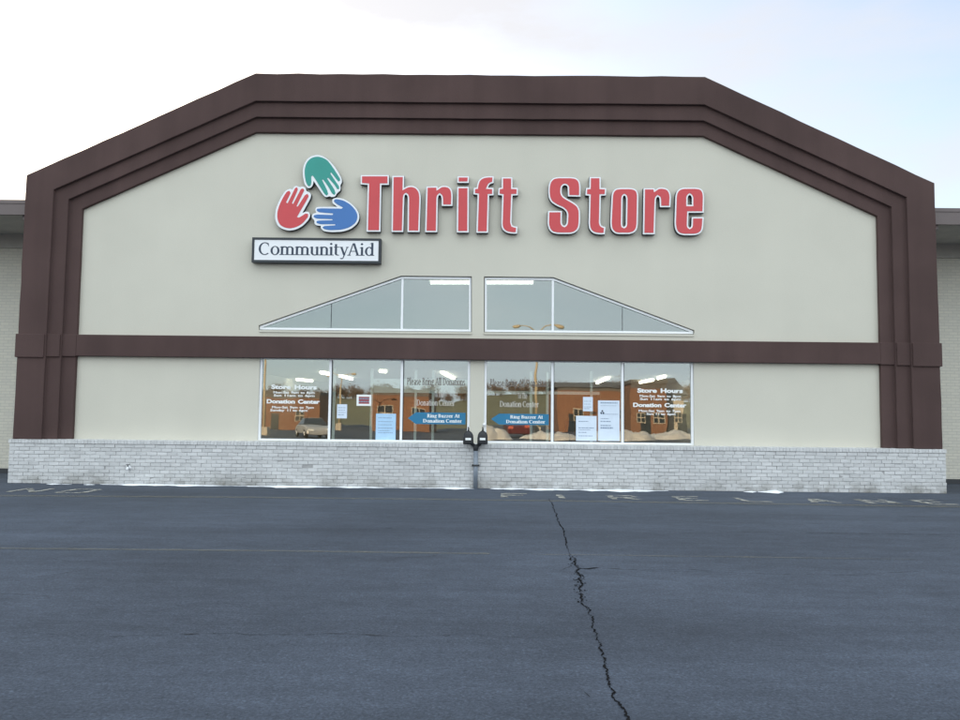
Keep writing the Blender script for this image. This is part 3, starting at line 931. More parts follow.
sign_letter([c620([(240, 185), (355, 185), (360, 203), (392, 180), (440, 177), (488, 190), (515, 223), (526, 270), (520, 385), (408, 385), (405, 300), (400, 284), (388, 277), (377, 286), (371, 310), (360, 664), (233, 664)])],
            'red letter r with white outline in the second word, between o and e')
sign_letter([c620([(864, 442), (706, 442), (702, 570), (707, 586), (716, 592), (727, 586), (733, 570), (735, 483), (864, 483), (858, 580), (848, 630), (815, 662), (765, 673), (650, 673), (600, 659), (570, 622), (558, 560), (567, 270), (580, 220), (610, 190), (655, 179), (790, 179), (836, 190), (860, 225), (868, 275)]),
             [None] + c620([(697, 357), (697, 285), (704, 266), (716, 258), (729, 266), (737, 285), (737, 357)])], 'red letter e with white outline, last letter of the sign')


def hand_sign(outer, face, m, label):
    o = smooth(to_wall(c270(outer)), 2, 75); f_ = smooth(to_wall(c270(face)), 2, 75)
    xs_ = [p[0] for p in o]; zs_ = [p[1] for p in o]
    t = thing('hand_sign', label, 'hand emblem', ((min(xs_) + max(xs_)) / 2, 0, min(zs_)), 'painted hands of the shop emblem')
    link('return', curve_mesh('return', [o], YS0, YS1), M['ret'], t)
    link('border', curve_mesh('border', [inset(o, .004)], YS0 - .006, YS0 - .0005), M['white'], t)
    link('face', curve_mesh('face', [f_], YS0 - .012, YS0 - .0065), m, t)


hand_sign([(390, 38), (330, 55), (290, 100), (273, 160), (274, 220), (288, 290), (316, 322), (345, 318), (362, 292), (366, 262), (445, 380), (468, 400), (500, 388), (515, 397), (548, 392), (562, 362), (590, 342), (594, 318), (590, 296), (606, 270), (602, 238), (575, 185), (540, 132), (490, 78), (440, 47)],
          [(390, 55), (340, 70), (305, 110), (290, 165), (292, 220), (303, 275), (322, 305), (340, 300), (347, 275), (345, 222), (358, 214), (375, 237), (455, 365), (474, 383), (488, 370), (478, 335), (436, 252), (446, 248), (490, 308), (520, 365), (540, 377), (549, 362), (540, 332), (478, 238), (488, 233), (545, 297), (564, 330), (580, 326), (578, 305), (505, 197), (512, 188), (555, 242), (573, 264), (588, 257), (586, 240), (530, 150), (480, 85), (435, 62)],
          M['green'], 'green hand emblem with white outline and fingers pointing down')
hand_sign([(130, 672), (75, 650), (45, 600), (40, 530), (58, 460), (98, 380), (130, 338), (165, 322), (188, 328), (202, 304), (225, 297), (250, 310), (272, 303), (298, 312), (306, 344), (328, 350), (347, 370), (342, 402), (322, 440), (272, 528), (302, 512), (332, 520), (340, 550), (322, 590), (270, 642), (215, 669), (165, 677)],
          [(130, 652), (85, 630), (62, 580), (62, 520), (80, 460), (115, 390), (142, 350), (162, 342), (174, 358), (135, 440), (148, 447), (185, 375), (210, 320), (226, 313), (235, 330), (184, 447), (195, 452), (260, 327), (278, 322), (288, 337), (222, 472), (233, 475), (295, 377), (315, 368), (326, 387), (302, 430), (226, 562), (245, 567), (300, 532), (320, 537), (319, 560), (270, 620), (215, 648), (168, 657)],
          M['red'], 'red hand emblem with white outline and fingers pointing up')
hand_sign([(525, 408), (518, 430), (526, 450), (562, 476), (402, 474), (382, 482), (376, 502), (385, 525), (360, 532), (347, 552), (355, 575), (372, 590), (370, 615), (386, 633), (424, 637), (426, 660), (450, 682), (510, 690), (610, 686), (680, 663), (735, 616), (754, 560), (737, 505), (690, 450), (625, 409), (560, 397)],
          [(560, 412), (620, 424), (680, 462), (722, 512), (736, 560), (720, 608), (670, 647), (600, 668), (500, 672), (452, 662), (440, 648), (455, 637), (546, 632), (546, 622), (420, 622), (390, 611), (390, 597), (410, 591), (525, 589), (522, 579), (390, 575), (366, 562), (368, 547), (395, 541), (526, 545), (529, 532), (410, 522), (390, 507), (394, 493), (430, 489), (602, 492), (612, 482), (562, 456), (534, 432), (540, 416)],
          M['blue'], 'blue hand emblem with white outline beside the capital T')

# ---- boxed name sign
a = at(251.6, 262.3, -.16); b = at(381.2, 238.6, -.16)
t = thing('name_sign', 'white boxed sign with dark frame and dark serif lettering below the hands', 'sign', ((a.x + b.x) / 2, 0, a.z))
MB().box(a.x, b.x, -.16, -.02, a.z, b.z).build('case', M['ret'], t, bevel=.006)
e = .052
fr = MB()
fr.box(a.x + .001, b.x - .001, -.175, -.1605, a.z + .001, a.z + e); fr.box(a.x + .001, b.x - .001, -.175, -.1605, b.z - e, b.z - .001)
fr.box(a.x + .001, a.x + e, -.175, -.1605, a.z + e, b.z - e); fr.box(b.x - e, b.x - .001, -.175, -.1605, a.z + e, b.z - e)
fr.build('frame', M['ret'], t)
MB().box(a.x + e, b.x - e, -.167, -.1606, a.z + e, b.z - e).build('face', M['white'], t)
serif('lettering', [('CommunityAid', at(258.6, 250, -.17).x, at(374.6, 250, -.17).x, (a.z + b.z) / 2 - .108, .272, .15, .06)], -.1685, M['ink'], t, .001)

# ------------------------------------------------------------------ covered twin fire connection
px0 = at(475.6, 470, -.33).x
fc = thing('fire_connection', 'twin fire hose inlets under black covers on a grey standpipe', 'fire connection', (px0, -.33, 0))
pp = MB()
pp.tube([(px0, -.345, 0), (px0, -.345, .80)], .047, 16)
for z in (.28, .52): pass
pp.build('standpipe', M['pipe'], fc)
cl = MB()
zc = at(475, 465.3, -.33).z
for s_ in (-1, 1):
    cl.tube([(px0 + s_ * .066, -.345, zc), (px0 + s_ * .066, -.290, zc)], .020, 10)
cl.box(px0 - .075, px0 + .075, -.398, -.388, zc - .018, zc + .018)
cl.build('pipe_clamp', M['dark'], fc)
yj = MB()
zy = at(475, 446, -.345).z
yj.tube([(px0, -.345, zy - .10), (px0, -.345, zy), (px0, -.345, zy + .03)], [.05, .062, .05], 14)
for s_ in (-1, 1): yj.tube([(px0, -.345, zy - .02), (px0 + s_ * .07, -.36, zy + .03), (px0 + s_ * .115, -.40, zy + .09)], .038, 12)
yj.build('inlet_fork', M['dark'], fc)
for cxp, nm in ((468.3, 'l'), (482.6, 'r')):
    z0 = at(cxp, 444.2, -.45).z; z1 = at(cxp, 430.6, -.45).z; xc = at(cxp, 437, -.45).x
    hw = .108; H_ = z1 - z0
    vs = []; fs = []; n = 20
    # bag-like hood: rounded top, slightly flared mouth, soft front
    rows = [(0, 1.0, .98), (.12, 1.03, 1.0), (.45, 1.0, 1.0), (.68, .93, .98), (.84, .72, .86), (.95, .40, .6), (1.0, .12, .25)]
    for u, wx, wy in rows:
        for k in range(n):
            th = 2 * math.pi * k / n
            c_, s2 = math.cos(th), math.sin(th)
            ex = .55
            vs.append((xc + hw * wx * math.copysign(abs(c_) ** ex, c_), -.43 + .085 * wy * math.copysign(abs(s2) ** ex, s2), z0 + u * H_))
    for i in range(len(rows) - 1):
        for k in range(n): fs.append((i * n + k, i * n + (k + 1) % n, (i + 1) * n + (k + 1) % n, (i + 1) * n + k))
    fs.append(tuple(range(n))); fs.append(tuple((len(rows) - 1) * n + k for k in range(n)))
    cv = MB().add(vs, fs, True).build('cover', M['black'], fc)
    MB().box(xc - .058, xc + .058, -.524, -.518, z0 + H_ * .30, z0 + H_ * .47).build('label_plate', M['vinyl'], cv)
    tl = MB().tube([(xc, -.43, z1 - .02), (xc + .005, -.425, z1 + .035), (xc - .004, -.42, z1 + .075)], [.02, .016, .010], 8)
    tl.build('tie_cord', M['black'], cv)
bz = thing('buzzer', 'small round white buzzer on the centre pier', 'buzzer', (*xz(485.3, 424.8, 0)[:1], 0, xz(485.3, 424.8, 0)[1]))
q = bz.location
MB().tube([(q.x - .02, -.002, q.z), (q.x - .02, -.02, q.z)], .036, 16).build('plate', M['alum'], bz)
MB().tube([(q.x - .02, -.0205, q.z), (q.x - .02, -.034, q.z)], .020, 14).build('button', M['white'], bz)

tq = at(129, 467.5, YF)
ht = thing('hose_tap', 'small white painted hose tap on the left half of the brick base', 'tap', (tq.x, YF, tq.z))
MB().tube([(tq.x, YF + .005, tq.z), (tq.x, YF - .015, tq.z)], .048, 14).build('flange', M['white'], ht)
tb = MB().tube([(tq.x, YF - .015, tq.z), (tq.x, YF - .075, tq.z - .005), (tq.x, YF - .10, tq.z - .05)], [.024, .024, .02], 10); tb.build('spout', M['white'], ht)
MB().tube([(tq.x, YF - .06, tq.z + .02), (tq.x, YF - .06, tq.z + .055)], .010, 8).build('valve_stem', M['dark'], ht)
MB().tube([(tq.x, YF - .06, tq.z + .055), (tq.x, YF - .06, tq.z + .068)], .036, 12).build('handle', M['dark'], ht)

# ------------------------------------------------------------------ old snow along the wall
def snow_strip(x0, x1, dy, w, h_, seed):
    r = random.Random(seed); n = max(8, int((x1 - x0) / .08)); m_ = MB(); K = 7; vs = []; fs = []
    ph = [r.random() * 6 for _ in range(4)]
    for i in range(n + 1):
        u = i / n; x = x0 + (x1 - x0) * u
        env = min(1, 5 * min(u, 1 - u) * (x1 - x0) / 1.2 + .03)
        v = .55 + .30 * math.sin(x * 2.1 + ph[0]) + .22 * math.sin(x * 5.3 + ph[1]) + .2 * math.sin(x * 11 + ph[2]) + r.uniform(-.1, .1)
        v = max(.06, v) * env
        for k in range(K):
            s_ = k / (K - 1)
            vs.append((x, YF - .012 - dy - w * v * s_ + .02 * math.sin(x * 3 + ph[3]) * env, .004 + h_ * v * math.sin(math.pi * s_) ** .7 + (r.uniform(0, .006) if 0 < k < K - 1 else 0)))
    for i in range(n):
        for k in range(K - 1): fs.append((i * K + k, i * K + k + 1, (i + 1) * K + k + 1, (i + 1) * K + k))
    tag(MB().add(vs, fs, True).build('snow', M['snow']), kind='stuff')
for i, (p0, p1, dy, w, h_) in enumerate(((48, 63, .16, .26, .03), (64, 74, .20, .22, .02), (86, 97, .20, .25, .03), (100, 240, .10, .24, .028), (238, 330, .12, .28, .03), (332, 398, .12, .25, .028), (400, 412, .10, .25, .03), (431, 472, .07, .38, .045), (490, 524, .06, .38, .04),
                                          (526, 560, .12, .28, .03), (563, 576, .14, .30, .045), (578, 668, .12, .34, .035), (398, 474, .11, .16, .018), (300, 335, .11, .16, .018), (520, 580, .11, .16, .018), (743, 756, .13, .22, .035), (757, 783, .13, .32, .055))):
    snow_strip(at(p0, 486, -.4).x, at(p1, 486, -.4).x, dy, w, h_, 60 + i)

# ------------------------------------------------------------------ wings to both sides
def wing(s_, top_px, bot_px, px, label):
    zt = at(px, top_px, .25).z; zb = at(px, bot_px, .25).z
    x0, x1 = sorted((s_ * 9.62, s_ * 38)); x0f, x1f = sorted((s_ * 9.91, s_ * 38))
    t = thing('shop_wing', label, 'shop wing', (s_ * 20, 0, 0))
    MB().box(x0, x1, 2.5, 20, 0, zt - .4).build('wall', M['wingbrick'], t)
    fb = MB().box(x0f, x1f, .25, .33, zb, zt); fb.box(x0f, x1f, .235, .335, zt - .07, zt + .012)
    fb.build('fascia', M['fascia'], t)
    MB().box(x0f, x1f, .331, 20.2, zt - .12, zt - .02).build('roof', M['roof'], t)
    so = MB().box(x0f, x1f, .331, 2.496, zb + .05, zb + .09)
    so.build('soffit', M['soffit'], t)
    for k in range(5):
        xx = s_ * (10.22 + k * 2.4); bm_ = MB().box(xx - .06, xx + .06, .34, 2.418, zb - .09, zb + .049)
        bm_.build('soffit_beam', M['fascia'], t)
    fz = MB().box(x0f, x1f, 2.42, 2.4955, zb - .30, zb + .049); fz.build('frieze_board', M['soffit'], t)
    MB().box(x0f, x1f, 2.46, 2.498, .0, .12).build('base_strip', M['dark'], t)
wing(-1, 200.3, 214.5, 5, 'cream brick shop wing under a brown canopy on the left')
wing(1, 208.8, 224.5, 955, 'cream brick shop wing under a brown canopy on the right')

# ------------------------------------------------------------------ inside the shop
def light_tube(a, b, r, m, label, group=None):
    a = Vector(a); b = Vector(b)
    t = thing('ceiling_light', label, 'ceiling light', tuple((a + b) / 2), group)
    d = (b - a).normalized()
    MB().tube([a, b], r, 10).build('tube', m, t)
    h = MB(); n = Vector((-d.y, d.x, 0)) * (r + .03); up = Vector((0, 0, r + .012)); up2 = Vector((0, 0, r + .07))
    c = [a - d * .04, b + d * .04]
    v = [c[0] - n + up, c[0] + n + up, c[1] + n + up, c[1] - n + up, c[0] - n * .6 + up2, c[0] + n * .6 + up2, c[1] + n * .6 + up2, c[1] - n * .6 + up2]
    h.add(v, [(0, 1, 2, 3), (4, 5, 6, 7), (0, 1, 5, 4), (1, 2, 6, 5), (2, 3, 7, 6), (3, 0, 4, 7)]); h.build('housing', M['inwall'], t)
y = 1.3
light_tube(at(430.5, 282.6, y), at(533, 282.6, y), .034, M['lamp'], 'long lit fluorescent tube hanging behind both clerestory windows')
def on_plane(px, py, z=3.24):
    return gnd(px, py, z)
LG = 'fluorescent fittings on the shop ceiling'
rows = [((297, 379.5), (312, 381), 'faint lit fitting in the first pane, left of the mullion'), ((321, 372.5), (329, 374), 'lit fitting crossing behind the first mullion'), ((340, 376), (352, 379), 'lit fitting at the top left of the second pane'),
        ((380, 371), (386, 371.5), 'short lit fitting at the top right of the second pane'), ((442, 372.5), (456, 380), 'bright slanting fitting at the top of the third pane'),
        ((597, 383), (619, 373), 'long slanting fitting at the top of the fifth pane'), ((640, 382.5), (653, 380), 'lit fitting at the left of the sixth pane'), ((658, 378.5), (665, 376.5), 'small lit fitting in the middle of the sixth pane')]
for p0, p1, lb in rows:
    A = on_plane(*p0); B = on_plane(*p1)
    L_ = (B - A); 
    if L_.length > 5: B = A + L_.normalized() * 5
    light_tube(A, B, .06, M['lamp_in'], lb, LG)

vf = MB(); YP = .95
def post(px, top, w=.056):
    x = at(px, 400, YP).x; vf.box(x - w / 2, x + w / 2, YP, YP + .06, .05, at(px, top, YP).z)
for px, tp_ in ((334, 368), (371.5, 369), (415.5, 370), (433, 370), (531, 371), (547.5, 372), (591.5, 371)): post(px, tp_)
za = at(372, 378.5, YP).z; zb = at(372, 391.5, YP).z
vf.box(at(371.5, 385, YP).x, at(600, 385, YP).x, YP + .061, YP + .10, zb - .02, zb + .05)
vf.box(at(371.5, 385, YP).x, at(476, 385, YP).x, YP + .062, YP + .09, zb + .052, za)
vf.build('vestibule_frame', M['postm'], store)
pt = MB(); pt2 = MB()
pt.box(at(376, 400, 3.6).x, at(432, 400, 3.6).x, 3.6, 3.68, .05, at(376, 390, 3.6).z)
pt2.box(at(548, 400, 3.6).x, at(600, 400, 3.6).x, 3.6, 3.68, .05, at(576, 391, 3.6).z)
pt.build('partition', M['wood'], store); pt2.build('partition', M['wood'], store)
hx = at(570.5, 425, 2.4)
ch = thing('office_chair', 'dark office chair inside behind the fifth pane', 'chair', (hx.x, 2.4, .05))
MB().box(hx.x - .12, hx.x + .12, 2.62, 2.68, at(570, 433, 2.4).z, at(570, 421, 2.4).z).build('backrest', M['chair'], ch, bevel=.04)
MB().box(hx.x - .22, hx.x + .22, 2.2, 2.62, .50, .58).build('seat', M['chair'], ch, bevel=.03)
sm = MB().tube([(hx.x, 2.42, .10), (hx.x, 2.42, .5)], .03)
sm.tube([(hx.x, 2.64, .54), (hx.x, 2.66, at(570, 432, 2.4).z)], .022)
for k in range(5): sm.tube([(hx.x, 2.42, .14), (hx.x + .28 * math.cos(k * 1.257), 2.42 + .28 * math.sin(k * 1.257), .085)], .022)
sm.build('stand', M['chair'], ch)
# ------------------------------------------------------------------ the far side of the car park, seen mirrored in the glass
def mir(px, py, d):
    """a point d metres in front of the shop whose mirror image in the panes was measured at this pixel"""
    p = at(px, py, d); return Vector((p.x, -d, p.z))

# field rising to a wooded ridge
N = 40; hv = []; hf = []
for j in range(N + 1):
    d = 86 + 320 * (j / N) ** 1.3
    for i in range(N + 1):
        x = -420 + 840 * i / N
        hgt = 9.0 * (1 - math.cos(min(1, (d - 86) / 230) * math.pi)) / 2 * (1 + .18 * math.sin(x * .021 + 1) + .10 * math.sin(x * .052)) - .25
        hv.append((x, -d, hgt))
for j in range(N):
    for i in range(N): hf.append((j * (N + 1) + i, j * (N + 1) + i + 1, (j + 1) * (N + 1) + i + 1, (j + 1) * (N + 1) + i))
hill = MB().add(hv, hf, True).build('hill', M['grass']); tag(hill, kind='structure')


def hill_z(x, d):
    return 9.0 * (1 - math.cos(max(0, min(1, (d - 86) / 230)) * math.pi)) / 2 * (1 + .18 * math.sin(x * .021 + 1) + .10 * math.sin(x * .052)) - .25


def tree_meshes(seed):
    r = random.Random(seed); tr = MB(); cr = MB()
    H_ = r.uniform(4.2, 6)
    tr.tube([(0, 0, -.4), (.1, 0, H_ * .3), (-.1, .1, H_ * .62), (0, 0, H_ * .9)], [.28, .22, .13, .03], 7)
    for k in range(15):
        z = H_ * r.uniform(.10, .72); a = r.random() * 6.28; L_ = H_ * r.uniform(.22, .38)
        e_ = Vector((math.cos(a) * L_ * .8, math.sin(a) * L_ * .8, z + L_ * .75))
        tr.tube([(0, 0, z), tuple(e_ * .5 + Vector((0, 0, z * .5 - .1))), tuple(e_)], [.09, .06, .02], 5)
        for q_ in range(70):
            c = Vector((0, 0, z)).lerp(e_, r.uniform(.35, 1.1)) + Vector((r.gauss(0, 1.0), r.gauss(0, 1.0), r.gauss(0, .7)))
            s_ = r.uniform(.08, .3); d1 = Vector((r.gauss(0, 1), r.gauss(0, 1), r.gauss(0, 1))).normalized() * s_ * 1.8; d2 = Vector((r.gauss(0, 1), r.gauss(0, 1), r.gauss(0, 1))).normalized() * s_ * .5
            cr.add([c - d1, c + d2, c + d1, c - d2], [(0, 1, 2, 3)])
    return tr.mesh('trunk'), cr.mesh('crown')


TM = [tree_meshes(s_) for s_ in (3, 7, 12)]
rt_ = random.Random(8)
for k, px in enumerate([262 + 8.6 * q_ + rt_.uniform(-3, 3) for q_ in range(51)]):
    d = rt_.uniform(235, 320); p = mir(px, 400, d)
    tm, cm = TM[k % 3]
    t = thing('bare_tree', 'bare brown tree on the far ridge mirrored in the shop glass', 'tree', (p.x, -d, hill_z(p.x, d)), 'bare trees along the ridge')
    t.rotation_euler.z = rt_.random() * 6; sc_ = rt_.uniform(.75, 1.15); t.scale = (sc_, sc_, sc_)
    for nm, me_, m_ in (('trunk', tm, M['bark']), ('crown', cm, M['twig'])):
        o = bpy.data.objects.new(nm, me_); COL.objects.link(o); o.parent = t
        if not me_.materials: me_.materials.append(m_)

# brick building with a low gable
def far_building(px0, px1, d, ytop, mw, mr, label, wins, gable):
    A = mir(px0, ytop, d); B = mir(px1, ytop, d); zt = A.z
    x0, x1 = A.x, B.x
    t = thing('brick_building' if mw is M['rbrick'] else 'house', label, 'building', ((x0 + x1) / 2, -d, 0))
    MB().box(x0, x1, -d - 12, -d, 0, zt).build('wall', mw, t)
    o_ = .35
    MB().box(x0 - .03, x1 + .03, -d + .001, -d + .05, zt - .45, zt - .05).build('eaves_board', M['shingle'], t)
    MB().box(x0 + 1.0, x0 + 2.1, -d + .002, -d + .04, .02, 2.15).build('door', M['winglass'], t)
    rm = MB()
    if gable:
        rm.add([(x0 - o_, -d + o_, zt + .003), (x1 + o_, -d + o_, zt + .003), (x1 + o_, -d - 12 - o_, zt + .003), (x0 - o_, -d - 12 - o_, zt + .003), (x0 - o_, -d - 6, zt + gable), (x1 + o_, -d - 6, zt + gable)],
               [(0, 1, 2, 3), (0, 1, 5, 4), (2, 3, 4, 5), (0, 4, 3), (1, 2, 5)])
    else:
        rm.box(x0 - .1, x1 + .1, -d - 12.1, -d + .1, zt + .003, zt + .35)
    rm.build('roof', mr, t)
    for wx, wy, ww, wh in wins:
        c = mir(wx, wy, d)
        f = MB(); f.box(c.x - ww / 2, c.x + ww / 2, -d + .003, -d + .06, c.z - wh / 2, c.z + wh / 2)
        fo = f.build('window', M['tan'], t)
        pn = MB()
        for i in (0, 1):
            for j in (0, 1):
                xa = c.x - ww / 2 + .07 + i * (ww / 2 - .02); za_ = c.z - wh / 2 + .07 + j * (wh / 2 - .02)
                pn.box(xa, xa + ww / 2 - .12, -d + .061, -d + .075, za_, za_ + wh / 2 - .12)
        pn.build('pane', M['winglass'], fo)
    return t


far_building(632, 668, 62, 384, M['rbrick'], M['shingle'], 'red brick building mirrored in the right display window', [(643, 419.5, 1.0, 1.1), (661, 419.5, 1.0, 1.1)], 0)
far_building(556, 631, 70, 387, M['rbrick'], M['shingle'], 'long brick building with a low grey roof mirrored in the fifth pane', [(575, 415, 1.2, 1.2), (612, 415, 1.2, 1.2)], .9)
far_building(669, 686, 66, 396, M['tan'], M['shingle'], 'small tan house mirrored at the far right of the glass', [(680, 418, 1.0, 1.2)], 2.0)
far_building(375, 432, 74, 391, M['rbrick'], M['shingle'], 'dark red brick shop mirrored in the second and third panes', [(388, 414, 1.6, 1.4), (420, 414, 1.6, 1.4)], 0)
far_building(262, 320, 80, 393, M['rbrick'], M['shingle'], 'brick warehouse mirrored behind the first pane', [(300, 414, 1.2, 1.2)], 0)


def light_pole(px, d, ytop, arm, label):
    p = mir(px, ytop, d); x, z = p.x, p.z
    t = thing('lamp_post', label, 'lamp post', (x, -d, 0), 'lamp posts of the car park')
    MB().box(x - .3, x + .3, -d - .3, -d + .3, 0, .7).build('footing', M['tan'], t, bevel=.03)
    MB().tube([(x, -d, .7), (x, -d, z - .5)], [.11, .07], 10).build('pole', M['polem'], t)
    for s_ in (-1, 1):
        am = MB().tube([(x, -d, z - .6), (x + s_ * arm * .35, -d, z - .12), (x + s_ * arm * .75, -d, z), (x + s_ * arm, -d, z - .05)], .045, 8).build('arm', M['polem'], t)
        MB().tube([(x + s_ * arm * .85, -d, z - .02), (x + s_ * arm * 1.0, -d, z - .07), (x + s_ * arm * 1.2, -d, z - .10), (x + s_ * arm * 1.3, -d, z - .09)], [.06, .16, .15, .05], 10).build('lamp_head', M['polem'], am)
light_pole(538, 48, 325, 1.7, 'tall twin armed lamp post mirrored beside the right arrow sign')
light_pole(343, 66, 374, 1.4, 'twin armed lamp post mirrored in the second pane')
light_pole(266, 44, 345, 1.5, 'twin armed lamp post mirrored at the left end of the glass')


def car(px, d, m, label, rot):
    p = mir(px, 430, d)
    t = thing('parked_car', label, 'car', (p.x, -d, 0), 'cars parked across the lot')
    Lh, Wh = 2.2, .86
    side = [(-Lh, .28), (-Lh, .72), (-1.85, .92), (-1.45, .97), (1.0, .95), (1.9, .82), (2.15, .62), (2.2, .28)]
    roof = [(-1.55, .96), (-.95, 1.42), (.25, 1.45), (1.05, .95)]
    def loft(prof, ws):
        mb = MB(); vs = []
        for w in ws:
            for (x, z) in prof: vs.append((x, w[0], z * (1 if True else 1)))
        n_ = len(prof); fs_ = []
        for i in range(len(ws) - 1):
            for k in range(n_): fs_.append((i * n_ + k, i * n_ + (k + 1) % n_, (i + 1) * n_ + (k + 1) % n_, (i + 1) * n_ + k))
        fs_.append(tuple(range(n_))); fs_.append(tuple((len(ws) - 1) * n_ + k for k in range(n_)))
        return mb.add(vs, fs_)
    loc = []
    def place(mb, name, mm, par, bev=0):
        c, s_ = math.cos(rot), math.sin(rot)
        mb.v = [(p.x + x * c - y_ * s_, -d + x * s_ + y_ * c, z) for x, y_, z in mb.v]
        return mb.build(name, mm, par, bevel=bev)
    bo = place(loft(side, [(-Wh,), (Wh,)]), 'body', m, t, .08)
    cab = MB()
    n_ = len(roof)
    cab.add([(x, s_ * (Wh - .04 if z < 1 else Wh - .22), z) for s_ in (-1, 1) for x, z in roof], [tuple(range(n_)), tuple(range(n_, 2 * n_))] + [(k, (k + 1) % n_, (k + 1) % n_ + n_, k + n_) for k in range(n_)])
    place(cab, 'cabin', M['carglass'], t, .05)
    place(MB().box(-.95, .25, -.62, .62, 1.435, 1.475), 'roof', m, t, .02)
    for x in (-1.4, 1.4):
        for s_ in (-1, 1):
            w = place(MB().tube([(x, s_ * (Wh - .16), .31), (x, s_ * (Wh + .02), .31)], .31, 18), 'wheel', M['rubber'], t)
            place(MB().tube([(x, s_ * (Wh + .021), .31), (x, s_ * (Wh + .03), .31)], .19, 14), 'rim', M['alum'], w)
    for s_ in (-1, 1):
        place(MB().box(-2.21, -2.18, s_ * .62 - .16, s_ * .62 + .16, .62, .78), 'tail_light', M['lampglass'], t)
        place(MB().box(2.15, 2.2, s_ * .6 - .17, s_ * .6 + .17, .56, .70), 'headlight', M['vinyl'], t)
car(313, 43, M['silver'], 'silver parked car mirrored low in the first pane', R(65))
car(518, 46, M['maroon'], 'maroon parked car mirrored under the right arrow sign', R(-92))


def snow_pile(px0, px1, d, ytop, seed, label):
    r = random.Random(seed); A = mir(px0, ytop, d); B = mir(px1, ytop, d)
    cx = (A.x + B.x) / 2; rx = abs(B.x - A.x) / 2; hz = A.z * .82
    ph = [r.random() * 6 for _ in range(6)]; n = 60; m_ = 22; vs = []; fs = []
    for i in range(m_ + 1):
        u = i / m_
        for k in range(n):
            th = 2 * math.pi * k / n
            wob = 1 + .16 * math.sin(3 * th + ph[0]) + .1 * math.sin(5 * th + ph[1])
            rad = u * wob
            z = hz * (1 - u ** 3.2) * (1 + .20 * math.sin(th * 2 + u * 5 + ph[2]) * u + .16 * math.sin(th * 4 + u * 9 + ph[3]) * u + .12 * math.sin(u * rx * 3 * math.cos(th) + ph[4]))
            X_, Y_ = cx + rx * rad * math.cos(th), -d + 1.4 * rad * math.sin(th)
            z += hz * (1 - u) ** .4 * (.30 * mnoise.noise(Vector((X_ * 1.5, Y_ * 1.5, seed))) + .16 * mnoise.noise(Vector((X_ * 4.5, Y_ * 4.5, seed))))
            vs.append((X_, Y_, max(-.02, z - .02 * (i == m_))))
    for i in range(m_):
        for k in range(n): fs.append((i * n + k, i * n + (k + 1) % n, (i + 1) * n + (k + 1) % n, (i + 1) * n + k))
    o = MB().add(vs, fs, True).build('snow_pile', M['dirty_snow'], origin=(cx, -d, 0)); tag(o, label, 'snow pile', 'ploughed snow piles across the lot')
snow_pile(474, 512, 39, 428, 1, 'low snow pile mirrored left of the maroon car')
snow_pile(526, 574, 41, 432, 2, 'small snow pile mirrored beneath the fourth mullion')
snow_pile(606, 656, 39, 429, 3, 'broad snow pile mirrored in front of the brick building')
snow_pile(640, 704, 42, 432, 4, 'flat snow pile mirrored at the right edge of the glass')
snow_pile(584, 622, 40, 431, 5, 'snow pile mirrored below the tall poster')

# ------------------------------------------------------------------ light
SUN_EL, SUN_AZ = R(16), R(-22)                # low winter sun behind the roof, left of centre
ld = bpy.data.lights.new('Sun', 'SUN'); ld.energy = 5.0; ld.angle = R(.5); ld.color = (1, .75, .50)
so = bpy.data.objects.new('sun', ld); COL.objects.link(so)
to_sun = Vector((math.sin(SUN_AZ) * math.cos(SUN_EL), math.cos(SUN_AZ) * math.cos(SUN_EL), math.sin(SUN_EL)))
so.rotation_euler = to_sun.to_track_quat('Z', 'Y').to_euler(); so.location = (-20, 60, 30)
w = bpy.data.worlds.new('World'); S.world = w; w.use_nodes = True
nt = w.node_tree; L = nt.links.new
bg = nt.nodes['Background']
sky = nt.nodes.new('ShaderNodeTexSky'); sky.sky_type = 'NISHITA'; sky.sun_disc = False
sky.sun_elevation = SUN_EL; sky.sun_rotation = SUN_AZ; sky.air_density = 1.0; sky.dust_density = .8; sky.ozone_density = 1.0
bg.inputs['Strength'].default_value = .12
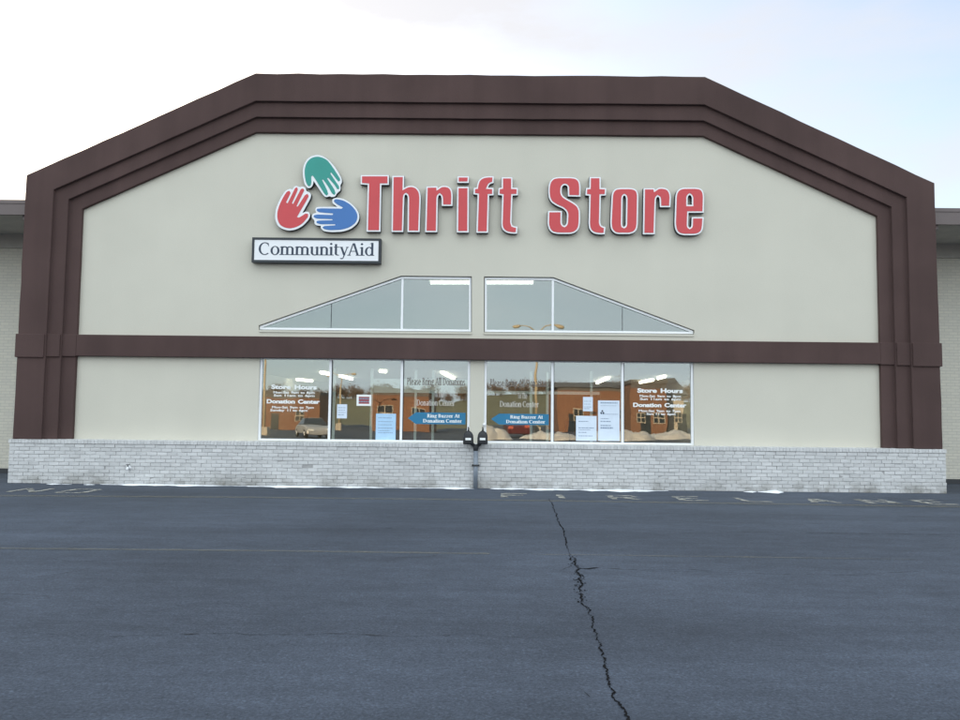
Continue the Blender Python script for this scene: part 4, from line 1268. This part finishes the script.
# thin high cloud: pale veils over the clear sky
tc = nt.nodes.new('ShaderNodeTexCoord'); mp = nt.nodes.new('ShaderNodeMapping'); mp.inputs['Scale'].default_value = (1, 1, 3.2)
nz = nt.nodes.new('ShaderNodeTexNoise'); nz.inputs['Scale'].default_value = 1.9; nz.inputs['Detail'].default_value = 7; nz.inputs['Roughness'].default_value = .55
rp = nt.nodes.new('ShaderNodeMapRange'); rp.inputs[1].default_value = .38; rp.inputs[2].default_value = .62; rp.inputs[3].default_value = .28; rp.inputs[4].default_value = .90
L(tc.outputs['Generated'], mp.inputs[0]); L(mp.outputs[0], nz.inputs['Vector']); L(nz.outputs['Fac'], rp.inputs[0])
# cloud added thicker and brighter behind the camera to light the shop front
sp = nt.nodes.new('ShaderNodeSeparateXYZ'); bk_ = nt.nodes.new('ShaderNodeMapRange')
bk_.inputs[1].default_value = .3; bk_.inputs[2].default_value = -.7; bk_.inputs[3].default_value = 0; bk_.inputs[4].default_value = .45
L(tc.outputs['Generated'], sp.inputs[0]); L(sp.outputs[1], bk_.inputs[0])
ad_ = nt.nodes.new('ShaderNodeMath'); ad_.operation = 'ADD'; ad_.use_clamp = True; L(rp.outputs[0], ad_.inputs[0]); L(bk_.outputs[0], ad_.inputs[1])
mx = nt.nodes.new('ShaderNodeMix'); mx.data_type = 'RGBA'
cc = nt.nodes.new('ShaderNodeMix'); cc.data_type = 'RGBA'
cc.inputs[6].default_value = (3.05, 3.0, 3.05, 1); cc.inputs[7].default_value = (6.2, 6.9, 7.4, 1)
cf = nt.nodes.new('ShaderNodeMapRange'); cf.inputs[1].default_value = .35; cf.inputs[2].default_value = -.1
L(sp.outputs[1], cf.inputs[0]); L(cf.outputs[0], cc.inputs[0]); L(cc.outputs[2], mx.inputs[7])
L(ad_.outputs[0], mx.inputs[0]); L(sky.outputs[0], mx.inputs[6]); L(mx.outputs[2], bg.inputs['Color'])

# ------------------------------------------------------------------ camera and output
cd = bpy.data.cameras.new('Camera'); cam = bpy.data.objects.new('camera', cd); COL.objects.link(cam)
cd.sensor_width = 36; cd.lens = 36 * F / 960; cd.clip_end = 2000; cd.clip_start = .1
mw = Matrix.Identity(4)
for i in range(3):
    mw[i][0] = RT[i]; mw[i][1] = UP[i]; mw[i][2] = -_fw[i]; mw[i][3] = CAM[i]
cam.matrix_world = mw
S.camera = cam
vs_ = S.view_settings; vs_.view_transform = 'Standard'; vs_.look = 'None'; vs_.gamma = 1; vs_.exposure = 1.26; vs_.use_curve_mapping = False
S.cycles.max_bounces = 10; S.cycles.transparent_max_bounces = 16
S.cycles.use_denoising = True
